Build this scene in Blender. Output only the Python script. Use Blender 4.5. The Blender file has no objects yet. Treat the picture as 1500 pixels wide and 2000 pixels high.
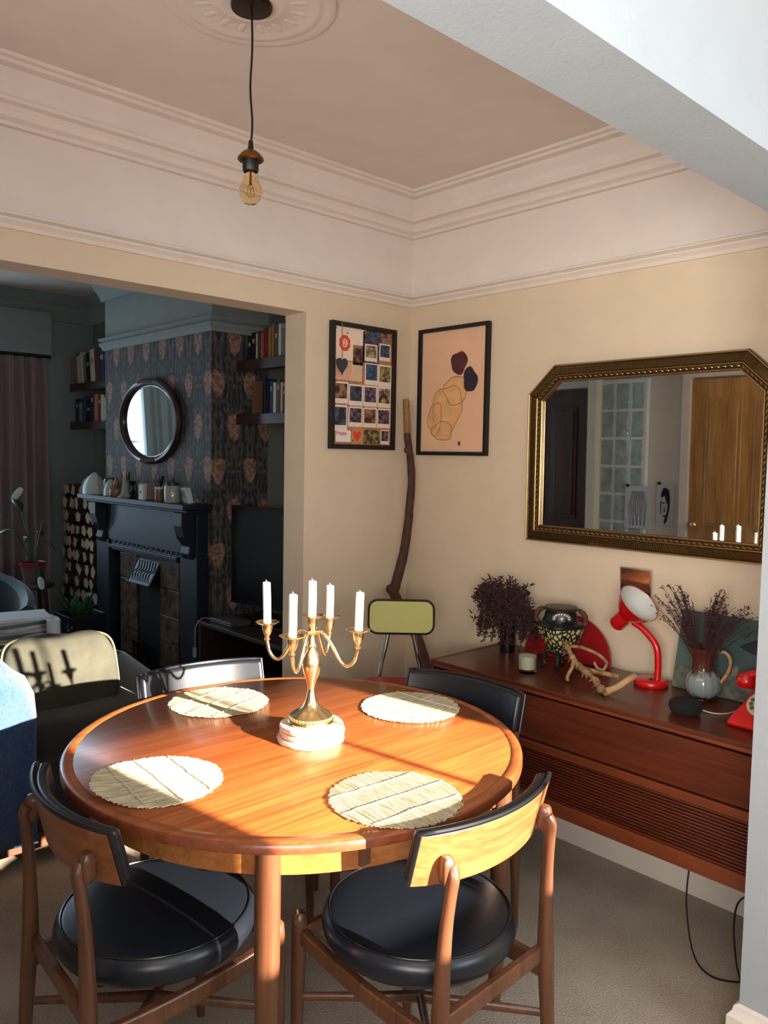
import bpy, bmesh, math, random
from mathutils import Vector, Matrix
random.seed(7)
PI=math.pi; R=math.radians
sc=bpy.context.scene; COL=sc.collection

# ------------------------------------------------------------------ camera
def make_camera():
    f,yaw,pitch,roll=1565.9,0.8177,-0.0693,0.0183
    cy,sy,cp,sp=math.cos(yaw),math.sin(yaw),math.cos(pitch),math.sin(pitch)
    F=Vector((cy*cp,sy*cp,sp)); r=Vector((sy,-cy,0)); u=r.cross(F)
    c,s=math.cos(roll),math.sin(roll)
    r2=c*r+s*u; u2=-s*r+c*u
    cd=bpy.data.cameras.new('camera'); cd.sensor_fit='HORIZONTAL'; cd.sensor_width=36; cd.lens=f*36/1500
    cd.clip_start=.02
    co=bpy.data.objects.new('camera',cd); COL.objects.link(co)
    m=Matrix((r2,u2,-F)).transposed().to_4x4(); m.translation=Vector((-2.6,-2.6132,1.47)); co.matrix_world=m
    sc.camera=co
make_camera()

# ------------------------------------------------------------------ light, world, exposure
def lin(c):
    return tuple(((x/255)/12.92 if x/255<=.04045 else ((x/255+.055)/1.055)**2.4) for x in c)
w=bpy.data.worlds.new('sky'); sc.world=w; w.use_nodes=True
w.node_tree.nodes['Background'].inputs[0].default_value=(.55,.75,1,1)
w.node_tree.nodes['Background'].inputs[1].default_value=.3
SUN_AZ,SUN_EL=98.,16.5                                   # direction the light travels, elevation
def sun():
    l=bpy.data.lights.new('sun','SUN'); l.energy=44; l.angle=R(.6); l.color=(1,.87,.72)
    o=bpy.data.objects.new('sun',l); COL.objects.link(o)
    d=Vector((math.cos(R(SUN_AZ))*math.cos(R(SUN_EL)),math.sin(R(SUN_AZ))*math.cos(R(SUN_EL)),-math.sin(R(SUN_EL))))
    o.rotation_euler=d.to_track_quat('-Z','Y').to_euler()
sun()
def area(name,loc,d,sx,sy,e,col):
    l=bpy.data.lights.new(name,'AREA'); l.shape='RECTANGLE'; l.size=sx; l.size_y=sy; l.energy=e; l.color=col
    o=bpy.data.objects.new(name,l); COL.objects.link(o); o.location=loc
    o.rotation_euler=Vector(d).to_track_quat('-Z','Y').to_euler()
area('kitchen_window_daylight',(-.89,-4.2,1.62),(0,1,-.25),.9,.9,32,(.78,.9,1))
area('added_overhead_fill',(-2.0,-3.15,2.98),(0,0,-1),1.5,1.1,17,(.72,.87,1))  # added overhead fill for ambient light, above an invented ceiling opening
area('added_kitchen_side_fill',(-3.38,-3.05,1.45),(1,.35,1.1),1.5,1.2,150,(1,.95,.88))  # added fill from the unseen kitchen side, tilted up to brighten walls and ceiling
area('added_dining_side_fill',(-2.74,-1.35,1.95),(1,.1,1.0),.75,.55,10,(1,.94,.9))  # added fill, out of view, brightens the dining room ceiling
area('bay_window_daylight',(-1.5,3.62,1.5),(-.25,-1,0),1.2,1.4,38,(.62,.82,1))
sc.view_settings.view_transform='Standard'; sc.view_settings.look='None'
sc.view_settings.gamma=1; sc.view_settings.use_curve_mapping=False
sc.view_settings.exposure=0.0

# ------------------------------------------------------------------ materials
MATS={}
def newmat(name):
    m=bpy.data.materials.new(name); m.use_nodes=True; MATS[name]=m
    return m,m.node_tree.nodes,m.node_tree.links,m.node_tree.nodes['Principled BSDF']
def mat(name,rgb,rough=.6,metal=0,spec=.5,bump=0,bscale=60,var=0,vscale=8,sub=0,trans=0,ior=1.45,coat=0,stretch=(1,1,1),emis=0,sheen=0):
    if name in MATS: return MATS[name]
    m,N,L,b=newmat(name); c=lin(rgb)
    b.inputs['Base Color'].default_value=(*c,1); b.inputs['Roughness'].default_value=rough
    b.inputs['Metallic'].default_value=metal; b.inputs['Specular IOR Level'].default_value=spec
    b.inputs['IOR'].default_value=ior
    if trans: b.inputs['Transmission Weight'].default_value=trans
    if coat: b.inputs['Coat Weight'].default_value=coat; b.inputs['Coat Roughness'].default_value=.12
    if sheen: b.inputs['Sheen Weight'].default_value=sheen
    if sub:
        b.inputs['Subsurface Weight'].default_value=sub; b.inputs['Subsurface Scale'].default_value=.01
    tc=N.new('ShaderNodeTexCoord'); mp=N.new('ShaderNodeMapping'); mp.inputs['Scale'].default_value=stretch
    L.new(tc.outputs['Object'],mp.inputs[0])
    n=N.new('ShaderNodeTexNoise'); n.inputs['Scale'].default_value=vscale; n.inputs['Detail'].default_value=5
    L.new(mp.outputs[0],n.inputs['Vector'])
    v=var if var else .03
    r=N.new('ShaderNodeValToRGB'); r.color_ramp.elements[0].position=.3; r.color_ramp.elements[1].position=.7
    r.color_ramp.elements[0].color=(*[x*(1-v) for x in c],1); r.color_ramp.elements[1].color=(*[min(1,x*(1+v)) for x in c],1)
    L.new(n.outputs['Fac'],r.inputs[0]); L.new(r.outputs[0],b.inputs['Base Color'])
    if bump:
        n2=N.new('ShaderNodeTexNoise'); n2.inputs['Scale'].default_value=bscale; n2.inputs['Detail'].default_value=4
        L.new(mp.outputs[0],n2.inputs['Vector'])
        bp=N.new('ShaderNodeBump'); bp.inputs['Strength'].default_value=bump; bp.inputs['Distance'].default_value=.01
        L.new(n2.outputs['Fac'],bp.inputs['Height']); L.new(bp.outputs[0],b.inputs['Normal'])
    if emis:
        b.inputs['Emission Color'].default_value=(*c,1); b.inputs['Emission Strength'].default_value=emis
    return m
def wood(name,dark,light,rough=.35,axis=0,scale=1.,coat=.25,fine=26):
    if name in MATS: return MATS[name]
    m,N,L,b=newmat(name)
    tc=N.new('ShaderNodeTexCoord'); mp=N.new('ShaderNodeMapping')
    s=[fine*scale]*3; s[axis]=1.6*scale; mp.inputs['Scale'].default_value=s
    L.new(tc.outputs['Object'],mp.inputs[0])
    n=N.new('ShaderNodeTexNoise'); n.inputs['Scale'].default_value=1.; n.inputs['Detail'].default_value=6; n.inputs['Distortion'].default_value=.6
    L.new(mp.outputs[0],n.inputs['Vector'])
    mp2=N.new('ShaderNodeMapping'); s2=[110*scale]*3; s2[axis]=5*scale; mp2.inputs['Scale'].default_value=s2
    L.new(tc.outputs['Object'],mp2.inputs[0])
    n2=N.new('ShaderNodeTexNoise'); n2.inputs['Scale'].default_value=1.; n2.inputs['Detail'].default_value=3
    L.new(mp2.outputs[0],n2.inputs['Vector'])
    mx=N.new('ShaderNodeMath'); mx.operation='MULTIPLY_ADD'; mx.inputs[1].default_value=.45
    L.new(n2.outputs['Fac'],mx.inputs[0]); 
    ml=N.new('ShaderNodeMath'); ml.operation='MULTIPLY'; ml.inputs[1].default_value=.6
    L.new(n.outputs['Fac'],ml.inputs[0]); L.new(ml.outputs[0],mx.inputs[2])
    r=N.new('ShaderNodeValToRGB'); r.color_ramp.elements[0].position=.36; r.color_ramp.elements[1].position=.68
    r.color_ramp.elements[0].color=(*lin(dark),1); r.color_ramp.elements[1].color=(*lin(light),1)
    L.new(mx.outputs[0],r.inputs[0]); L.new(r.outputs[0],b.inputs['Base Color'])
    b.inputs['Roughness'].default_value=rough
    if coat: b.inputs['Coat Weight'].default_value=coat; b.inputs['Coat Roughness'].default_value=.2
    bp=N.new('ShaderNodeBump'); bp.inputs['Strength'].default_value=.08; bp.inputs['Distance'].default_value=.003
    L.new(n2.outputs['Fac'],bp.inputs['Height']); L.new(bp.outputs[0],b.inputs['Normal'])
    return m
cream=mat('cream_wall_paint',(210,191,165),.75,bump=.05,bscale=180)
white_up=mat('pinkish_white_paint',(221,210,201),.75,bump=.04,bscale=160)
gloss_w=mat('white_gloss_paint',(222,210,198),.4)
cool_w=mat('cool_white_paint',(158,165,170),.7,bump=.05,bscale=140)
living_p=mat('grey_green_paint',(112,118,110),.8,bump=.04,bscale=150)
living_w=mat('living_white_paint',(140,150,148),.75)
teak=wood('teak_table',(126,60,24),(168,92,42),.34,0)
teak_edge=wood('teak_edge',(98,48,28),(136,70,40),.3,0)
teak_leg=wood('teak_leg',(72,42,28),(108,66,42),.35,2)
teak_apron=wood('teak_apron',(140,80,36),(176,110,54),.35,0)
teak_back=wood('teak_chair_back',(112,62,34),(156,96,54),.35,0)
ebon=wood('teak_sideboard',(66,26,14),(100,42,20),.35,1)
ebon_d=wood('teak_sideboard_dark',(44,20,14),(60,28,18),.5,1)
vinyl=mat('black_vinyl',(20,24,32),.33,bump=.03,bscale=220,spec=.6)
vinyl_p=mat('black_piping',(14,16,20),.28,spec=.7)
brass=mat('polished_brass',(228,206,160),.24,metal=1)
wax=mat('white_candle_wax',(226,232,236),.45,sub=.2)
black=mat('black_satin',(16,15,15),.4)
chrome=mat('chrome',(200,202,205),.12,metal=1)
mirror_g=mat('mirror_silver',(225,228,226),.015,metal=1)
red_p=mat('red_plastic',(196,14,18),.28,coat=.4)

# ------------------------------------------------------------------ mesh builder
class MB:
    def __init__(s): s.bm=bmesh.new(); s.mi=0
    def _m(s,fs):
        for f in fs: f.material_index=s.mi
    def box(s,c,d,rot=None,taper=None):
        fs0=set(s.bm.faces)
        r=bmesh.ops.create_cube(s.bm,size=1)['verts']
        for v in r:
            x,y,z=v.co
            if taper and z>0: x*=taper[0]; y*=taper[1]
            v.co=Vector((x*d[0],y*d[1],z*d[2]))
        M=Matrix.Translation(Vector(c))
        if rot is not None: M=M@(rot if isinstance(rot,Matrix) else Matrix.Rotation(rot,4,'Z'))
        bmesh.ops.transform(s.bm,matrix=M,verts=r)
        s._m([f for f in s.bm.faces if f not in fs0]); return s
    def ring(s,pts):
        return [s.bm.verts.new(p) for p in pts]
    def skin(s,rings,closed=True,caps=True):
        fs=[]
        for a,b in zip(rings,rings[1:]):
            n=len(a); rng=range(n) if closed else range(n-1)
            for i in rng:
                j=(i+1)%n
                try: fs.append(s.bm.faces.new((a[i],a[j],b[j],b[i])))
                except ValueError: pass
        if caps and closed:
            try:
                fs.append(s.bm.faces.new(list(reversed(rings[0])))); fs.append(s.bm.faces.new(rings[-1]))
            except ValueError: pass
        s._m(fs); return s
    def tube(s,pts,rad,n=12,caps=True,flat=None):
        pts=[Vector(p) for p in pts]
        if not hasattr(rad,'__len__'): rad=[rad]*len(pts)
        up=None; rings=[]
        for i,p in enumerate(pts):
            t=(pts[min(i+1,len(pts)-1)]-pts[max(i-1,0)]).normalized()
            if up is None:
                up=Vector((0,0,1)) if abs(t.z)<.9 else Vector((1,0,0))
            a=(up-t*up.dot(t)).normalized(); up=a; b=t.cross(a)
            fa,fb=(1,1) if flat is None else flat
            rings.append(s.ring([p+(a*math.cos(2*PI*k/n)*fa+b*math.sin(2*PI*k/n)*fb)*rad[i] for k in range(n)]))
        s.skin(rings,True,caps); return s
    def lathe(s,prof,c=(0,0,0),n=32,wob=None,caps=True,sx=1,sy=1):
        rings=[]
        for r,z in prof:
            rr=max(r,.0004)
            rings.append(s.ring([(c[0]+sx*rr*(wob(2*PI*k/n,z) if wob else 1)*math.cos(2*PI*k/n),c[1]+sy*rr*(wob(2*PI*k/n,z) if wob else 1)*math.sin(2*PI*k/n),c[2]+z) for k in range(n)]))
        s.skin(rings,True,caps); return s
    def prism(s,poly,a,b,axis='z'):
        def P(u,v,h): return {'z':(u,v,h),'y':(u,h,v),'x':(h,u,v)}[axis]
        r0=s.ring([P(u,v,a) for u,v in poly]); r1=s.ring([P(u,v,b) for u,v in poly]); s.skin([r0,r1]); return s
    def puff(s,c,d,e=.35,rot=None,n=24,m=14,sag=None):
        # superellipsoid cushion
        def sg(v,p): return math.copysign(abs(v)**p,v)
        rings=[]
        M=Matrix.Translation(Vector(c))
        if rot is not None: M=M@rot
        for j in range(m+1):
            ph=-PI/2+PI*j/m*.996+.006
            rr=[]
            for k in range(n):
                th=2*PI*k/n
                x=sg(math.cos(ph),e)*sg(math.cos(th),e)*d[0]/2; y=sg(math.cos(ph),e)*sg(math.sin(th),e)*d[1]/2; z=sg(math.sin(ph),.75)*d[2]/2
                p=Vector((x,y,z))
                if sag: p=sag(p)
                rr.append(M@p)
            rings.append(s.ring(rr))
        s.skin(rings); return s
    def sphere(s,c,r,n=16,m=10,sc3=(1,1,1)):
        rings=[]
        for j in range(m+1):
            ph=-PI/2+PI*j/m*.998+.003
            rings.append(s.ring([(c[0]+r*sc3[0]*math.cos(ph)*math.cos(2*PI*k/n),c[1]+r*sc3[1]*math.cos(ph)*math.sin(2*PI*k/n),c[2]+r*sc3[2]*math.sin(ph)) for k in range(n)]))
        s.skin(rings); return s
    def build(s,name,mats,parent=None,smooth=True,bevel=0,seg=2,subd=0,angle=40):
        bmesh.ops.recalc_face_normals(s.bm,faces=s.bm.faces[:])
        me=bpy.data.meshes.new(name); s.bm.to_mesh(me); s.bm.free()
        if not isinstance(mats,(list,tuple)): mats=[mats]
        for m in mats: me.materials.append(m)
        o=bpy.data.objects.new(name,me); COL.objects.link(o)
        if parent is not None: o.parent=parent
        if bevel:
            b=o.modifiers.new('bevel','BEVEL'); b.width=bevel; b.segments=seg; b.limit_method='ANGLE'; b.angle_limit=R(35)
        if subd:
            q=o.modifiers.new('sub','SUBSURF'); q.levels=subd; q.render_levels=subd
        if smooth:
            for p in me.polygons: p.use_smooth=True
            try: me.set_sharp_from_angle(angle=R(angle))
            except Exception: pass
        return o
def tag(o,label,cat,group=None):
    o['label']=label; o['category']=cat
    if group: o['group']=group
    return o
def empty(name,loc,rz=0,label=None,cat=None,group=None,rot=None):
    o=bpy.data.objects.new(name,None); COL.objects.link(o); o.empty_display_size=.05
    o.location=loc; o.rotation_euler=rot if rot else (0,0,rz)
    if label: tag(o,label,cat,group)
    return o
def struct(o): o['kind']='structure'; return o
def lab(o,t): o['label']=t; return o
def copy_tree(o,parent=None):
    c=o.copy(); COL.objects.link(c)
    if parent is not None: c.parent=parent
    for ch in [x for x in bpy.data.objects if x.parent==o]: copy_tree(ch,c)
    return c
def catmull(P,k=6):
    P=[Vector(p) for p in P]; out=[]
    for i in range(len(P)-1):
        a=P[max(i-1,0)];b=P[i];c=P[i+1];d=P[min(i+2,len(P)-1)]
        for j in range(k):
            t=j/k; out.append(.5*((2*b)+(c-a)*t+(2*a-5*b+4*c-d)*t*t+(3*b-a-3*c+d)*t**3))
    out.append(P[-1]); return out
def lerp(a,b,t): return a+(b-a)*t

# ------------------------------------------------------------------ room shell
ZC=2.60
RAIL=2.155
def walls():
    # right wall of dining room and kitchen
    m=MB(); m.box((.06,-2.05,RAIL/2),(.12,4.1,RAIL)); m.mi=1; m.box((.06,-2.05,(RAIL+ZC)/2),(.12,4.1,ZC-RAIL))
    struct(m.build('wall_right',[cream,white_up],smooth=False))
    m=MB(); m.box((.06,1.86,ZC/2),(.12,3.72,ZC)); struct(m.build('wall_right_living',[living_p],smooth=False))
    # dividing wall with the wide opening
    m=MB()
    for x0,x1,z0,z1 in ((-.6,0,0,RAIL),(-2.7,-.6,2.044,RAIL)):
        m.mi=0; m.box(((x0+x1)/2,.0695,(z0+z1)/2),(x1-x0,.139,z1-z0))
    m.mi=1; m.box((-1.35,.0695,(RAIL+ZC)/2),(2.7,.139,ZC-RAIL))
    struct(m.build('wall_back',[cream,white_up],smooth=False))
    # kitchen side: nib and beam
    m=MB(); m.box((-.315,-1.912,1.02),(.63,.144,2.04)); m.box((-1.65,-1.912,(2.04+ZC)/2),(3.3,.144,ZC-2.04))
    struct(m.build('wall_front',[cool_w],smooth=False))
    m=MB(); m.box((-2.76,.54,ZC/2),(.12,2.97,ZC)); m.box((-2.76,-1.82,ZC/2),(.12,.17,ZC)); m.box((-2.76,-1.34,.825),(.12,.79,1.65)); m.box((-2.76,-1.34,2.425),(.12,.79,.35)); m.box((-2.76,2.86,ZC/2),(.12,1.7,ZC)); struct(m.build('wall_left',[mat('left_wall_white',(222,214,202),.7)],smooth=False))
    m=MB(); m.box((-3.36,-4.03,ZC/2),(.12,.3,ZC)); m.box((-3.36,-2.06,ZC/2),(.12,.3,ZC)); m.box((-3.36,-3.05,ZC-.2),(.12,1.7,.4)); m.box((-2.93,-1.912,ZC/2),(.94,.142,ZC)) ; struct(m.build('wall_left_kitchen',[cool_w],smooth=False))  # unseen; last stub widened to keep side fill light off the left chair
    # kitchen end wall with window opening
    wx0,wx1,wz0,wz1=-1.345,-.44,1.25,2.15
    m=MB()
    for x0,x1,z0,z1 in ((-3.42,wx0,0,ZC),(wx1,.12,0,ZC),(wx0,wx1,0,wz0),(wx0,wx1,wz1,ZC)):
        m.box(((x0+x1)/2,-4.14,(z0+z1)/2),(x1-x0,.08,z1-z0))
    struct(m.build('wall_kitchen_end',[cool_w],smooth=False))
    # living room end wall with window
    m=MB()
    for x0,x1,z0,z1 in ((-2.82,-2.1,0,ZC),(-.85,.12,0,ZC),(-2.1,-.85,0,.75),(-2.1,-.85,2.2,ZC)):
        m.box(((x0+x1)/2,3.51,(z0+z1)/2),(x1-x0,.12,z1-z0))
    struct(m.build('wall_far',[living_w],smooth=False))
    # ceiling; the unseen kitchen opening is added for the overhead fill light
    m=MB(); m.box((-1.65,.87,ZC+.03),(3.6,5.5,.06))
    m.box((-3.05,-3.15,ZC+.03),(.6,2.4,.06)); m.box((-.55,-3.15,ZC+.03),(1.4,2.4,.06))
    m.box((-2.0,-2.24,ZC+.03),(1.5,.72,.06)); m.box((-2.0,-3.99,ZC+.03),(1.5,.58,.06))
    struct(m.build('ceiling',[white_up],smooth=False))
    m=MB()
    m.box((-2.77,-3.15,ZC+.24),(.04,1.16,.42)); m.box((-1.23,-3.15,ZC+.24),(.04,1.16,.42))
    m.box((-2.0,-2.58,ZC+.24),(1.58,.04,.42)); m.box((-2.0,-3.72,ZC+.24),(1.58,.04,.42))
    struct(m.build('added_curb',[gloss_w],smooth=False))  # added curb round the invented opening, stops direct sun coming through
    m=MB(); m.box((-1.6,-.3,-.03),(3.7,8,.06)); 
    struct(m.build('floor',[carpet()],smooth=False))
    # chimney breast
    m=MB(); m.box((-.18,1.77,RAIL/2),(.36,1.30,RAIL)); m.mi=1; m.box((-.18,1.77,(RAIL+ZC)/2),(.36,1.30,ZC-RAIL))
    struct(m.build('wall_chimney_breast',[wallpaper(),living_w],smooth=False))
def carpet():
    m,N,L,b=newmat('carpet'); b.inputs['Roughness'].default_value=1; b.inputs['Specular IOR Level'].default_value=.1
    tc=N.new('ShaderNodeTexCoord')
    n=N.new('ShaderNodeTexNoise'); n.inputs['Scale'].default_value=3; n.inputs['Detail'].default_value=4
    n2=N.new('ShaderNodeTexNoise'); n2.inputs['Scale'].default_value=220; n2.inputs['Detail'].default_value=3
    n3=N.new('ShaderNodeTexVoronoi'); n3.inputs['Scale'].default_value=260
    for q in (n,n2,n3): L.new(tc.outputs['Object'],q.inputs['Vector'])
    a=N.new('ShaderNodeMath'); a.operation='MULTIPLY_ADD'; a.inputs[1].default_value=.45; L.new(n.outputs['Fac'],a.inputs[0])
    s=N.new('ShaderNodeMath'); s.operation='MULTIPLY'; s.inputs[1].default_value=.55; L.new(n2.outputs['Fac'],s.inputs[0]); L.new(s.outputs[0],a.inputs[2])
    r=N.new('ShaderNodeValToRGB'); r.color_ramp.elements[0].position=.35; r.color_ramp.elements[1].position=.68
    r.color_ramp.elements[0].color=(*lin((150,136,120)),1); r.color_ramp.elements[1].color=(*lin((196,184,168)),1)
    L.new(a.outputs[0],r.inputs[0]); L.new(r.outputs[0],b.inputs['Base Color'])
    bp=N.new('ShaderNodeBump'); bp.inputs['Strength'].default_value=.8; bp.inputs['Distance'].default_value=.006
    L.new(n2.outputs['Fac'],bp.inputs['Height']); L.new(bp.outputs[0],b.inputs['Normal'])
    return m
def wallpaper():
    m,N,L,b=newmat('floral_wallpaper'); b.inputs['Roughness'].default_value=.7
    tc=N.new('ShaderNodeTexCoord'); sp=N.new('ShaderNodeSeparateXYZ'); L.new(tc.outputs['Object'],sp.inputs[0])
    def M(op,a,bb=None,c=None):
        n=N.new('ShaderNodeMath'); n.operation=op
        for i,x in enumerate((a,bb,c)):
            if x is None: continue
            if isinstance(x,(int,float)): n.inputs[i].default_value=x
            else: L.new(x,n.inputs[i])
        return n.outputs[0]
    u=M('ADD',sp.outputs[0],sp.outputs[1]); v=sp.outputs[2]
    nz=N.new('ShaderNodeTexNoise'); nz.inputs['Scale'].default_value=30; L.new(tc.outputs['Object'],nz.inputs['Vector'])
    wob=M('MULTIPLY',M('SUBTRACT',nz.outputs['Fac'],.5),.05)
    CU,CV=.2,.46
    def blob(du,dv,a,bb):
        pu=M('SUBTRACT',M('MODULO',M('ADD',u,du+20*CU),CU),CU/2)
        x=M('DIVIDE',pu,a)
        vv=M('SUBTRACT',M('MODULO',M('ADD',v,dv+10*CV),CV),CV/2)
        y=M('DIVIDE',vv,bb)
        x=M('MULTIPLY',x,M('SUBTRACT',1.0,M('MULTIPLY',y,.35)))
        d=M('ADD',M('MULTIPLY',x,x),M('MULTIPLY',y,y))
        d=M('ADD',d,M('MULTIPLY',wob,22))
        return M('SUBTRACT',1.1,d)
    f1=M('MAXIMUM',blob(0,0,.041,.074),blob(.1,.23,.041,.070))
    g=M('MULTIPLY',M('SUBTRACT',f1,.0),3.0)
    gc=N.new('ShaderNodeClamp'); L.new(g,gc.inputs[0])
    # scrolling stems
    w1=N.new('ShaderNodeTexWave'); w1.inputs['Scale'].default_value=9; w1.inputs['Distortion'].default_value=9; w1.inputs['Detail'].default_value=2; w1.inputs['Detail Scale'].default_value=1.6
    cx=N.new('ShaderNodeCombineXYZ'); L.new(M('PINGPONG',u,CU/2),cx.inputs[0]); L.new(M('MULTIPLY',M('MODULO',M('ADD',v,10*CV),CV),.6),cx.inputs[1])
    L.new(cx.outputs[0],w1.inputs['Vector'])
    vo=N.new('ShaderNodeTexVoronoi'); vo.inputs['Scale'].default_value=42; L.new(cx.outputs[0],vo.inputs['Vector'])
    r0=N.new('ShaderNodeValToRGB'); e=r0.color_ramp.elements; e[0].position=.25; e[1].position=.75
    e[0].color=(*lin((34,33,38)),1); e[1].color=(*lin((92,86,80)),1)
    L.new(w1.outputs['Fac'],r0.inputs[0])
    r1=N.new('ShaderNodeValToRGB'); e=r1.color_ramp.elements; e[0].position=.1; e[1].position=.5
    e[0].color=(*lin((118,108,94)),1); e[1].color=(*lin((46,46,54)),1); L.new(vo.outputs['Distance'],r1.inputs[0])
    mx=N.new('ShaderNodeMix'); mx.data_type='RGBA'; mx.inputs[0].default_value=.45
    L.new(r0.outputs[0],mx.inputs[6]); L.new(r1.outputs[0],mx.inputs[7])
    pet=N.new('ShaderNodeTexNoise'); pet.inputs['Scale'].default_value=55; L.new(tc.outputs['Object'],pet.inputs['Vector'])
    r2=N.new('ShaderNodeValToRGB'); e=r2.color_ramp.elements; e[0].position=.35; e[1].position=.65
    e[0].color=(*lin((104,76,66)),1); e[1].color=(*lin((168,130,112)),1); L.new(pet.outputs['Fac'],r2.inputs[0])
    m2=N.new('ShaderNodeMix'); m2.data_type='RGBA'; L.new(gc.outputs[0],m2.inputs[0]); L.new(mx.outputs[2],m2.inputs[6]); L.new(r2.outputs[0],m2.inputs[7])
    L.new(m2.outputs[2],b.inputs['Base Color'])
    return m
walls()

def moulding(name,prof,pathpts,mat_,parent=None):
    # sweeps a (offset,z) profile along a polyline on plan; offset is to the left of travel
    m=MB(); rings=[]; P=[Vector((p[0],p[1],0)) for p in pathpts]
    for i,p in enumerate(P):
        d0=(P[i]-P[i-1]).normalized() if i>0 else (P[1]-P[0]).normalized()
        d1=(P[i+1]-P[i]).normalized() if i<len(P)-1 else d0
        n0=Vector((-d0.y,d0.x,0)); n1=Vector((-d1.y,d1.x,0)); n=(n0+n1).normalized(); k=1/max(.3,n.dot(n0))
        rings.append(m.ring([p+n*k*o+Vector((0,0,z)) for o,z in prof]))
    m.skin(rings); o=m.build(name,mat_,parent,angle=30); return o
# dining room: picture rail and cornice go from kitchen beam along right wall into the corner and along back wall (room on the left of travel)
path=[(0,-1.84),(0,0),(-2.7,0)]
rail=[(0,2.14),(.010,2.14),(.014,2.146),(.012,2.152),(.020,2.158),(.027,2.164),(.027,2.170),(.018,2.176),(.030,2.180),(.030,2.186),(.012,2.192),(0,2.194)]
struct(moulding('trim_2',rail,path,gloss_w))
corn=[(0,2.44),(.022,2.44),(.026,2.450),(.022,2.456),(.036,2.462),(.040,2.478),(.052,2.49),(.074,2.494),(.078,2.503),(.066,2.506),(.066,2.516),(.078,2.538),(.1,2.562),(.104,2.573),(.128,2.578),(.132,2.587),(.146,2.590),(.150,2.5995),(0,2.5995)]
struct(moulding('trim_3',corn,path,white_up))
# living room
bpath=[(0,.139),(0,1.12),(-.36,1.12),(-.36,2.42),(0,2.42),(0,3.45),(-2.7,3.45)]
rl=[(0,2.11),(.012,2.11),(.02,2.13),(.03,2.14),(.03,2.155),(.018,2.165),(.035,2.175),(.035,2.185),(0,2.19)]
struct(moulding('trim_4',rl,[(0,1.12),(-.36,1.12),(-.36,2.42),(0,2.42)],living_w))
lc=[(0,2.42),(.02,2.42),(.03,2.46),(.05,2.49),(.06,2.52),(.1,2.55),(.13,2.585),(.14,2.5995),(0,2.5995)]
struct(moulding('trim_5',lc,bpath,living_w))
# baseboards
bb=[(0,0),(.018,0),(.018,.10),(.012,.115),(0,.12)]
struct(moulding('baseboard_right',bb,[(0,-1.84),(0,0),(-.6,0)],gloss_w))
struct(moulding('baseboard_front',[(0,.0),(.022,0),(.022,.095),(.012,.108),(.010,.12),(0,.125)],[(-.0,-1.984),(-.63,-1.984),(-.63,-1.84),(0,-1.84)],gloss_w))
struct(moulding('baseboard_left',bb,[(-2.7,-.02),(-2.7,-.0)],gloss_w)) if False else None
# ceiling rose
m=MB(); m.lathe([(.001,2.598),(.212,2.598),(.214,2.595),(.205,2.592),(.19,2.5935),(.18,2.594),(.176,2.592),(.165,2.5915),(.155,2.594),(.092,2.594),(.085,2.591),(.074,2.589),(.063,2.592),(.04,2.590),(.001,2.590)][::-1],(-1.43,-.845,0),64)
for k in range(16):
    a=2*PI*k/16
    m.puff((-1.43+.122*math.cos(a),-.845+.122*math.sin(a),2.5950),(.050,.02,.004),.8,Matrix.Rotation(a,4,'Z'),12,6)
    m.puff((-1.43+.122*math.cos(a+.19),-.845+.122*math.sin(a+.19),2.5950),(.030,.011,.003),.8,Matrix.Rotation(a+.6,4,'Z'),10,6)
struct(m.build('trim_6',white_up))

# kitchen window frame
def window_frame(name,x0,x1,z0,z1,y,bars_x=(),bars_z=(),t=.05):
    m=MB()
    m.box((x0+t/2,y,(z0+z1)/2),(t,.05,z1-z0)); m.box((x1-t/2,y,(z0+z1)/2),(t,.05,z1-z0))
    m.box(((x0+x1)/2,y,z0+t/2),(x1-x0,.05,t)); m.box(((x0+x1)/2,y,z1-t/2),(x1-x0,.05,t))
    for b in bars_x: m.box((b,y,(z0+z1)/2),(.022,.03,z1-z0))
    for b in bars_z: m.box(((x0+x1)/2,y,b),(x1-x0,.03,.022))
    return struct(m.build(name,gloss_w,smooth=False,bevel=.004))
window_frame('window_1',-1.345,-.44,1.25,2.15,-4.13,(-.83,),(),t=.012)
m=MB()
for y in (-3.87,-3.06,-3.03,-2.24): m.box((-3.36,y,1.1),(.05,.05,2.19))
for z in (.08,2.17): m.box((-3.36,-3.05,z),(.05,1.6,.06))
struct(m.build('added_door',gloss_w,smooth=False,bevel=.004))  # invented glazed door frame, out of view, around the kitchen side fill
m=MB()
for y in (-1.715,-1.34,-.965): m.box((-2.74,y,1.95),(.05,.03,.6))
for z in (1.665,2.235): m.box((-2.74,-1.34,z),(.05,.78,.03))
struct(m.build('added_window',gloss_w,smooth=False,bevel=.004))  # invented high window frame, out of view, around the dining side fill
window_frame('window_2',-2.1,-.85,.75,2.2,3.5,(-1.45,),(1.5,))

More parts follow.
